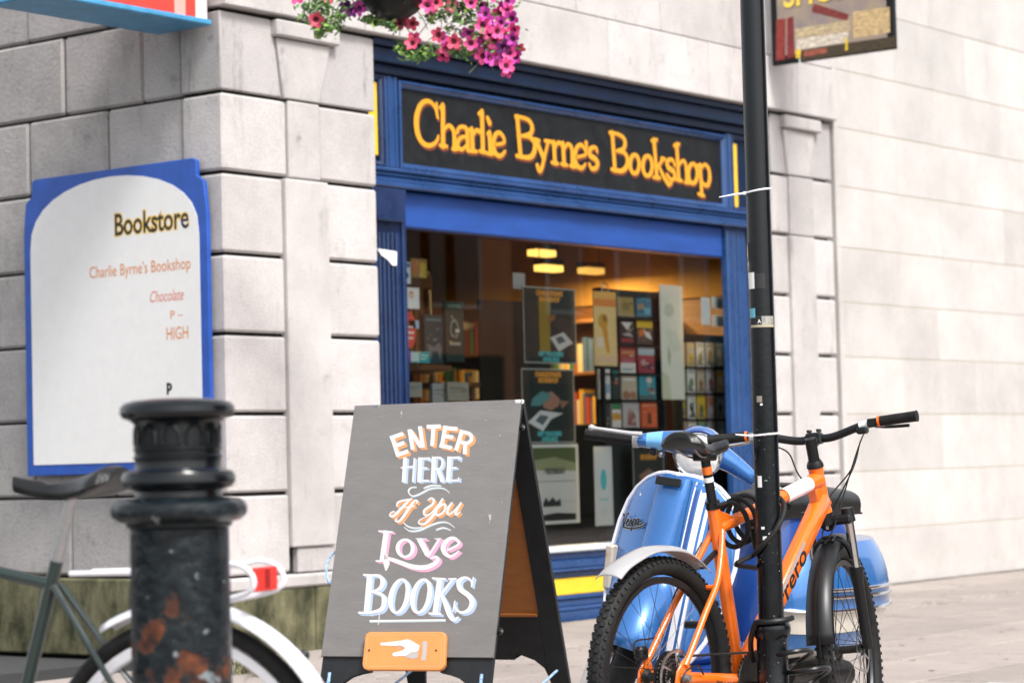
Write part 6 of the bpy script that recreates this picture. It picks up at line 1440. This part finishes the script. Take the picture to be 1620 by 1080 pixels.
for s in (-1, 1):
    r_ = [SP+V3((-.006, s*.05, .006)), SP+V3((-.01, s*.12, -.010)), SP+V3((-.015, s*.18, -.030)), SP+V3((-.02, s*.222, -.044))]
    tq('bar_arm', MB().tube(r_, [.052, .040, .030, .024], 16, flat=.85), SB, hsd)
    g0, g1 = SP+V3((-.02, s*.224, -.044)), SP+V3((-.035, s*(.350 if s > 0 else .385), -.078 if s > 0 else -.080))
    gr = tq('grip', MB().tube([g0, g1], .0195, 18), M['rubber'], hsd)
    mb = MB()
    for k in range(9): a = 2*PI*k/9; o_ = V3((.0185*math.cos(a), 0, .0185*math.sin(a))); mb.tube([g0+o_, g1+o_], .0026, 5)
    tq('grip_ribs', mb, M['rubber'], gr)
    lv = [SP+V3((.018, s*.200, -.010)), SP+V3((.020, s*.24, -.020)), SP+V3((.012, s*(.32 if s > 0 else .35), -.042)), SP+V3((.008, s*(.335 if s > 0 else .37), -.046))]
    tq('hand_lever', MB().tube(lv, [.009, .0075, .006, .010], 8).ball(lv[-1], .0115), M['silver'], hsd)
    tq('lever_band', MB().tube([SP+V3((-.018, s*.205, -.038)), SP+V3((-.02, s*.224, -.044))], .026, 16), M['silver'], hsd)
    tq('arm_panel', MB().tube([SP+V3((-.0105, s*.125, -.012)), SP+V3((-.015, s*.178, -.029))], [.0402, .0312], 16, flat=.85, caps=False), mat('pale blue arm panel', (.16, .42, .75), .2, coat=.8) if s < 0 else SB, hsd)
tq('switch', MB().box(-.012, .012, -.16, -.135, -.068, -.048, c=.004, M=Matrix.Translation(SP)), BK, hsd); tq('horn_button', MB().ball(SP+V3((0, -.118, -.056)), .012), M['steel'], hsd)
FW = V3((.10, 0, .212))
s_ = []
for k in range(13):
    a = R(-28+k*236/12); 
mgd = []
for i in range(15):
    th = R(14+i*152/14); cx_, cz_ = math.cos(th), math.sin(th); row = []
    for k in range(13):
        ph_ = R(-90+k*180/12); rr = .262*math.cos(ph_)**.55 if abs(ph_) < R(89.9) else .0
        rr = .150+.115*math.cos(ph_)**.6 if abs(ph_) < R(89.9) else .150
        row.append(FW+V3((-.070+rr*1.42*cx_, .088*math.sin(ph_), .088+rr*1.12*cz_)))
    mgd.append(row)
fmg = tq('front_mudguard', MB().loft(mgd), SB, None, solid=.004)
wt = TURN @ Matrix.Translation(FW) @ Matrix.Rotation(PI/2, 4, 'X')
fw_ = MB().lathe([(.03, -.03), (.12, -.03), (.128, -.042), (.128, .042), (.12, .03), (.03, .03)], 32, wt).build('front_wheel', M['steel'], sc)
MB().torus(.165, .044, wt, 40, 12).build('tyre', M['rubber'], fw_)
sus = tq('suspension_link', MB().tube([FW+V3((0, -.065, 0)), FW+V3((-.06, -.065, .10)), FW+V3((-.11, -.062, .30))], [.022, .020, .018], 10), M['dark_steel'])
P = []
for k in range(60): t = k/59; a = t*2*PI*7; P.append(FW+V3((.015-.05*t+.026*math.cos(a), -.105+.026*math.sin(a), .06+.14*t)))
tq('spring', MB().tube(P, .0055, 6), M['plastic'], sus)
tq('damper', MB().tube([FW+V3((.075, -.105, -.085)), FW+V3((.045, -.105, .085))], [.020, .017], 12), mat('dirty pale damper', (.50, .47, .45), .5, var=.2, scale=20), sus)
tq('brake_drum', MB().tube([FW+V3((0, -.05, 0)), FW+V3((0, -.10, 0))], [.07, .055], 20), M['steel'], sus)
# indicator box on the shield edge
ind = shp(-1, .50); sq('side_indicator', MB().box(-.016, .020, -.020, .012, -.075, .075, c=.006, M=Matrix.Translation(ind+V3((.012, .022, .045)))), mat('yellowed lamp plastic', (.52, .46, .38), .4, col2=(.40, .20, .06), scale=22, thr=(.5, .75)))
# floor, tunnel and back of the shield
sq('floor_board', MB().box(-.55, .06, -.165, .165, .205, .235, c=.012), SN)
sq('floor_tunnel', MB().box(-.55, .02, -.055, .055, .236, .30, c=.025), SN)
sq('shield_back', MB().loft([[shp(-1+2*k/20, z, -.012) for k in range(21)] for z in zs_]), SN)
sq('glove_box', MB().box(-.20, -.07, -.17, .17, .60, .80, c=.03), SN)
# body: under-seat tower, cowls with a trim line, cream band and skirt
secs = []
for z, x0, x1, w in ((.30, -.50, -1.22, .13), (.40, -.47, -1.25, .155), (.55, -.49, -1.20, .16), (.68, -.54, -1.12, .14), (.735, -.56, -1.06, .125)):
    xm, xr_ = (x0+x1)/2, (x0-x1)/2; secs.append([V3((xm+xr_*abs(math.cos(a))**.6*(1 if math.cos(a) > 0 else -1), w*abs(math.sin(a))**.6*(1 if math.sin(a) > 0 else -1), z)) for a in [2*PI*k/32 for k in range(32)]])
body = MB().loft(secs, True, True).build('body', SN, sc)
for s in (-1, 1):
    def cowl(za, zb3, nm, m, grow=0.0, n=9):
        secs = []
        for i in range(n):
            z = za+(zb3-za)*i/(n-1); u = (z-.30)/.36; bul = math.sin(PI*min(1, max(0, .22+.72*u)))**.6
            w = .10+.12*bul+grow; L = .36*(.58+.44*bul); xm = -.865-.02*u
            secs.append([V3((xm+(L+grow)*abs(math.cos(a))**.8*(1 if math.cos(a) > 0 else -1), s*(.09+(w-.03)*max(0, math.sin(a))**.75), z)) for a in [PI*k/20 for k in range(21)]])
        return MB().loft(secs).add(secs[-1], [tuple(range(21))]).build(nm, m, sc, ang=60)
    c1 = cowl(.430, .655, 'side_cowl', SB); cowl(.345, .423, 'cream_panel', SCR, -.004, 4); cowl(.28, .342, 'side_skirt', SB, -.010, 3)
    for zt_ in (.427,) :
        u = (zt_-.30)/.36; bul = math.sin(PI*min(1, .22+.72*u))**.6; w = .10+.12*bul; L = .36*(.58+.44*bul)+.004
        sq('trim_strip', MB().tube([V3((-.865-.02*u+L*abs(math.cos(a))**.8*(1 if math.cos(a) > 0 else -1), s*(.096+(w-.03)*max(0, math.sin(a))**.75), zt_)) for a in [PI*k/24 for k in range(25)]], .0075, 8), M['chrome'], c1)
    for zt_ in (.50, .475):
        u = (zt_-.30)/.36; bul = math.sin(PI*min(1, .22+.72*u))**.6; w = .10+.12*bul; L = .36*(.58+.44*bul)
        sq('cowl_flash', MB().tube([V3((-.865-.02*u+L*abs(math.cos(a))**.8*(1 if math.cos(a) > 0 else -1), s*(.098+(w-.03)*max(0, math.sin(a))**.75), zt_)) for a in [R(62+k*5) for k in range(14)]], .007, 8), M['chrome'], c1)
sq('body_skirt', MB().box(-1.18, -.50, -.12, .12, .236, .299, c=.01), SCR)
s_ = []
for k in range(19):
    t = k/18; x = -.46-.66*t; w = .085+.055*min(1, t*3)*(1-.25*t); top = .80+.022*math.sin(PI*t)-(.03 if k in (0, 18) else 0)+(.014 if t > .52 else 0); w *= (.75 if k in (0, 18) else 1)
    s_.append([V3((x, w*abs(math.cos(a))**.5*(1 if math.cos(a) > 0 else -1), .738+(top-.738)*max(0, math.sin(a))**.55 if math.sin(a) > 0 else .738)) for a in [2*PI*q/28 for q in range(28)]])
seat = MB().loft(s_, True, True).build('seat', M['leather'], sc)
sq('seat_base', MB().box(-1.10, -.47, -.125, .125, .736, .742), M['plastic'], seat); sq('seat_strap', MB().tube([V3((-.80, .142*math.cos(a), .745+.082*math.sin(a))) for a in [PI*k/14 for k in range(15)]], .007, 6), M['leather'], seat)
rwm = Matrix.Translation((-1.02, 0, .212)) @ Matrix.Rotation(PI/2, 4, 'X')
rwh = MB().lathe([(.03, -.03), (.12, -.03), (.128, -.042), (.128, .042), (.12, .03), (.03, .03)], 32, rwm).build('rear_wheel', M['steel'], sc); MB().torus(.165, .044, rwm, 40, 12).build('tyre', M['rubber'], rwh)
sq('engine', MB().box(-1.05, -.78, -.20, -.05, .16, .29, c=.03), M['dark_steel']); sq('exhaust', MB().tube([(-.78, .06, .16), (-1.15, .08, .14)], [.035, .05], 14), M['dark_steel'])
sq('tail_lamp', MB().ball((-1.25, 0, .56), .03, .04, .03), M['red']); sq('kick_stand', MB().tube([(-.50, .10, .22), (-.58, .15, .03), (-.60, .19, .01)], .011, 8), M['steel'])
sq('rear_pedal', MB().box(-.22, -.12, -.11, -.06, .236, .255, c=.006), M['rubber'])

# wear on the scooter: chips and dribbles of white paint, bolts along the horn cover, the fuel flap seam
rs3 = random.Random(12)
for k in range(14):
    z = rs3.uniform(.40, .84); t_ = rs3.uniform(-.85, .85); r_ = rs3.uniform(.0015, .004)
    c = shp(t_, z, .0052); MB().add([c+V3((0, r_*math.cos(a), r_*1.6*math.sin(a))) for a in (0, 1.1, 2.3, 3.5, 4.9)], [(0, 1, 2, 3, 4)]).build('paint_chip', M['paper'], shd, smooth=False)
for z in (.80, .62, .46):
    for y_ in (-.072, .072): MB().ball(shp(y_/.28, z, .006), .005).build('bolt', M['steel'], shd)
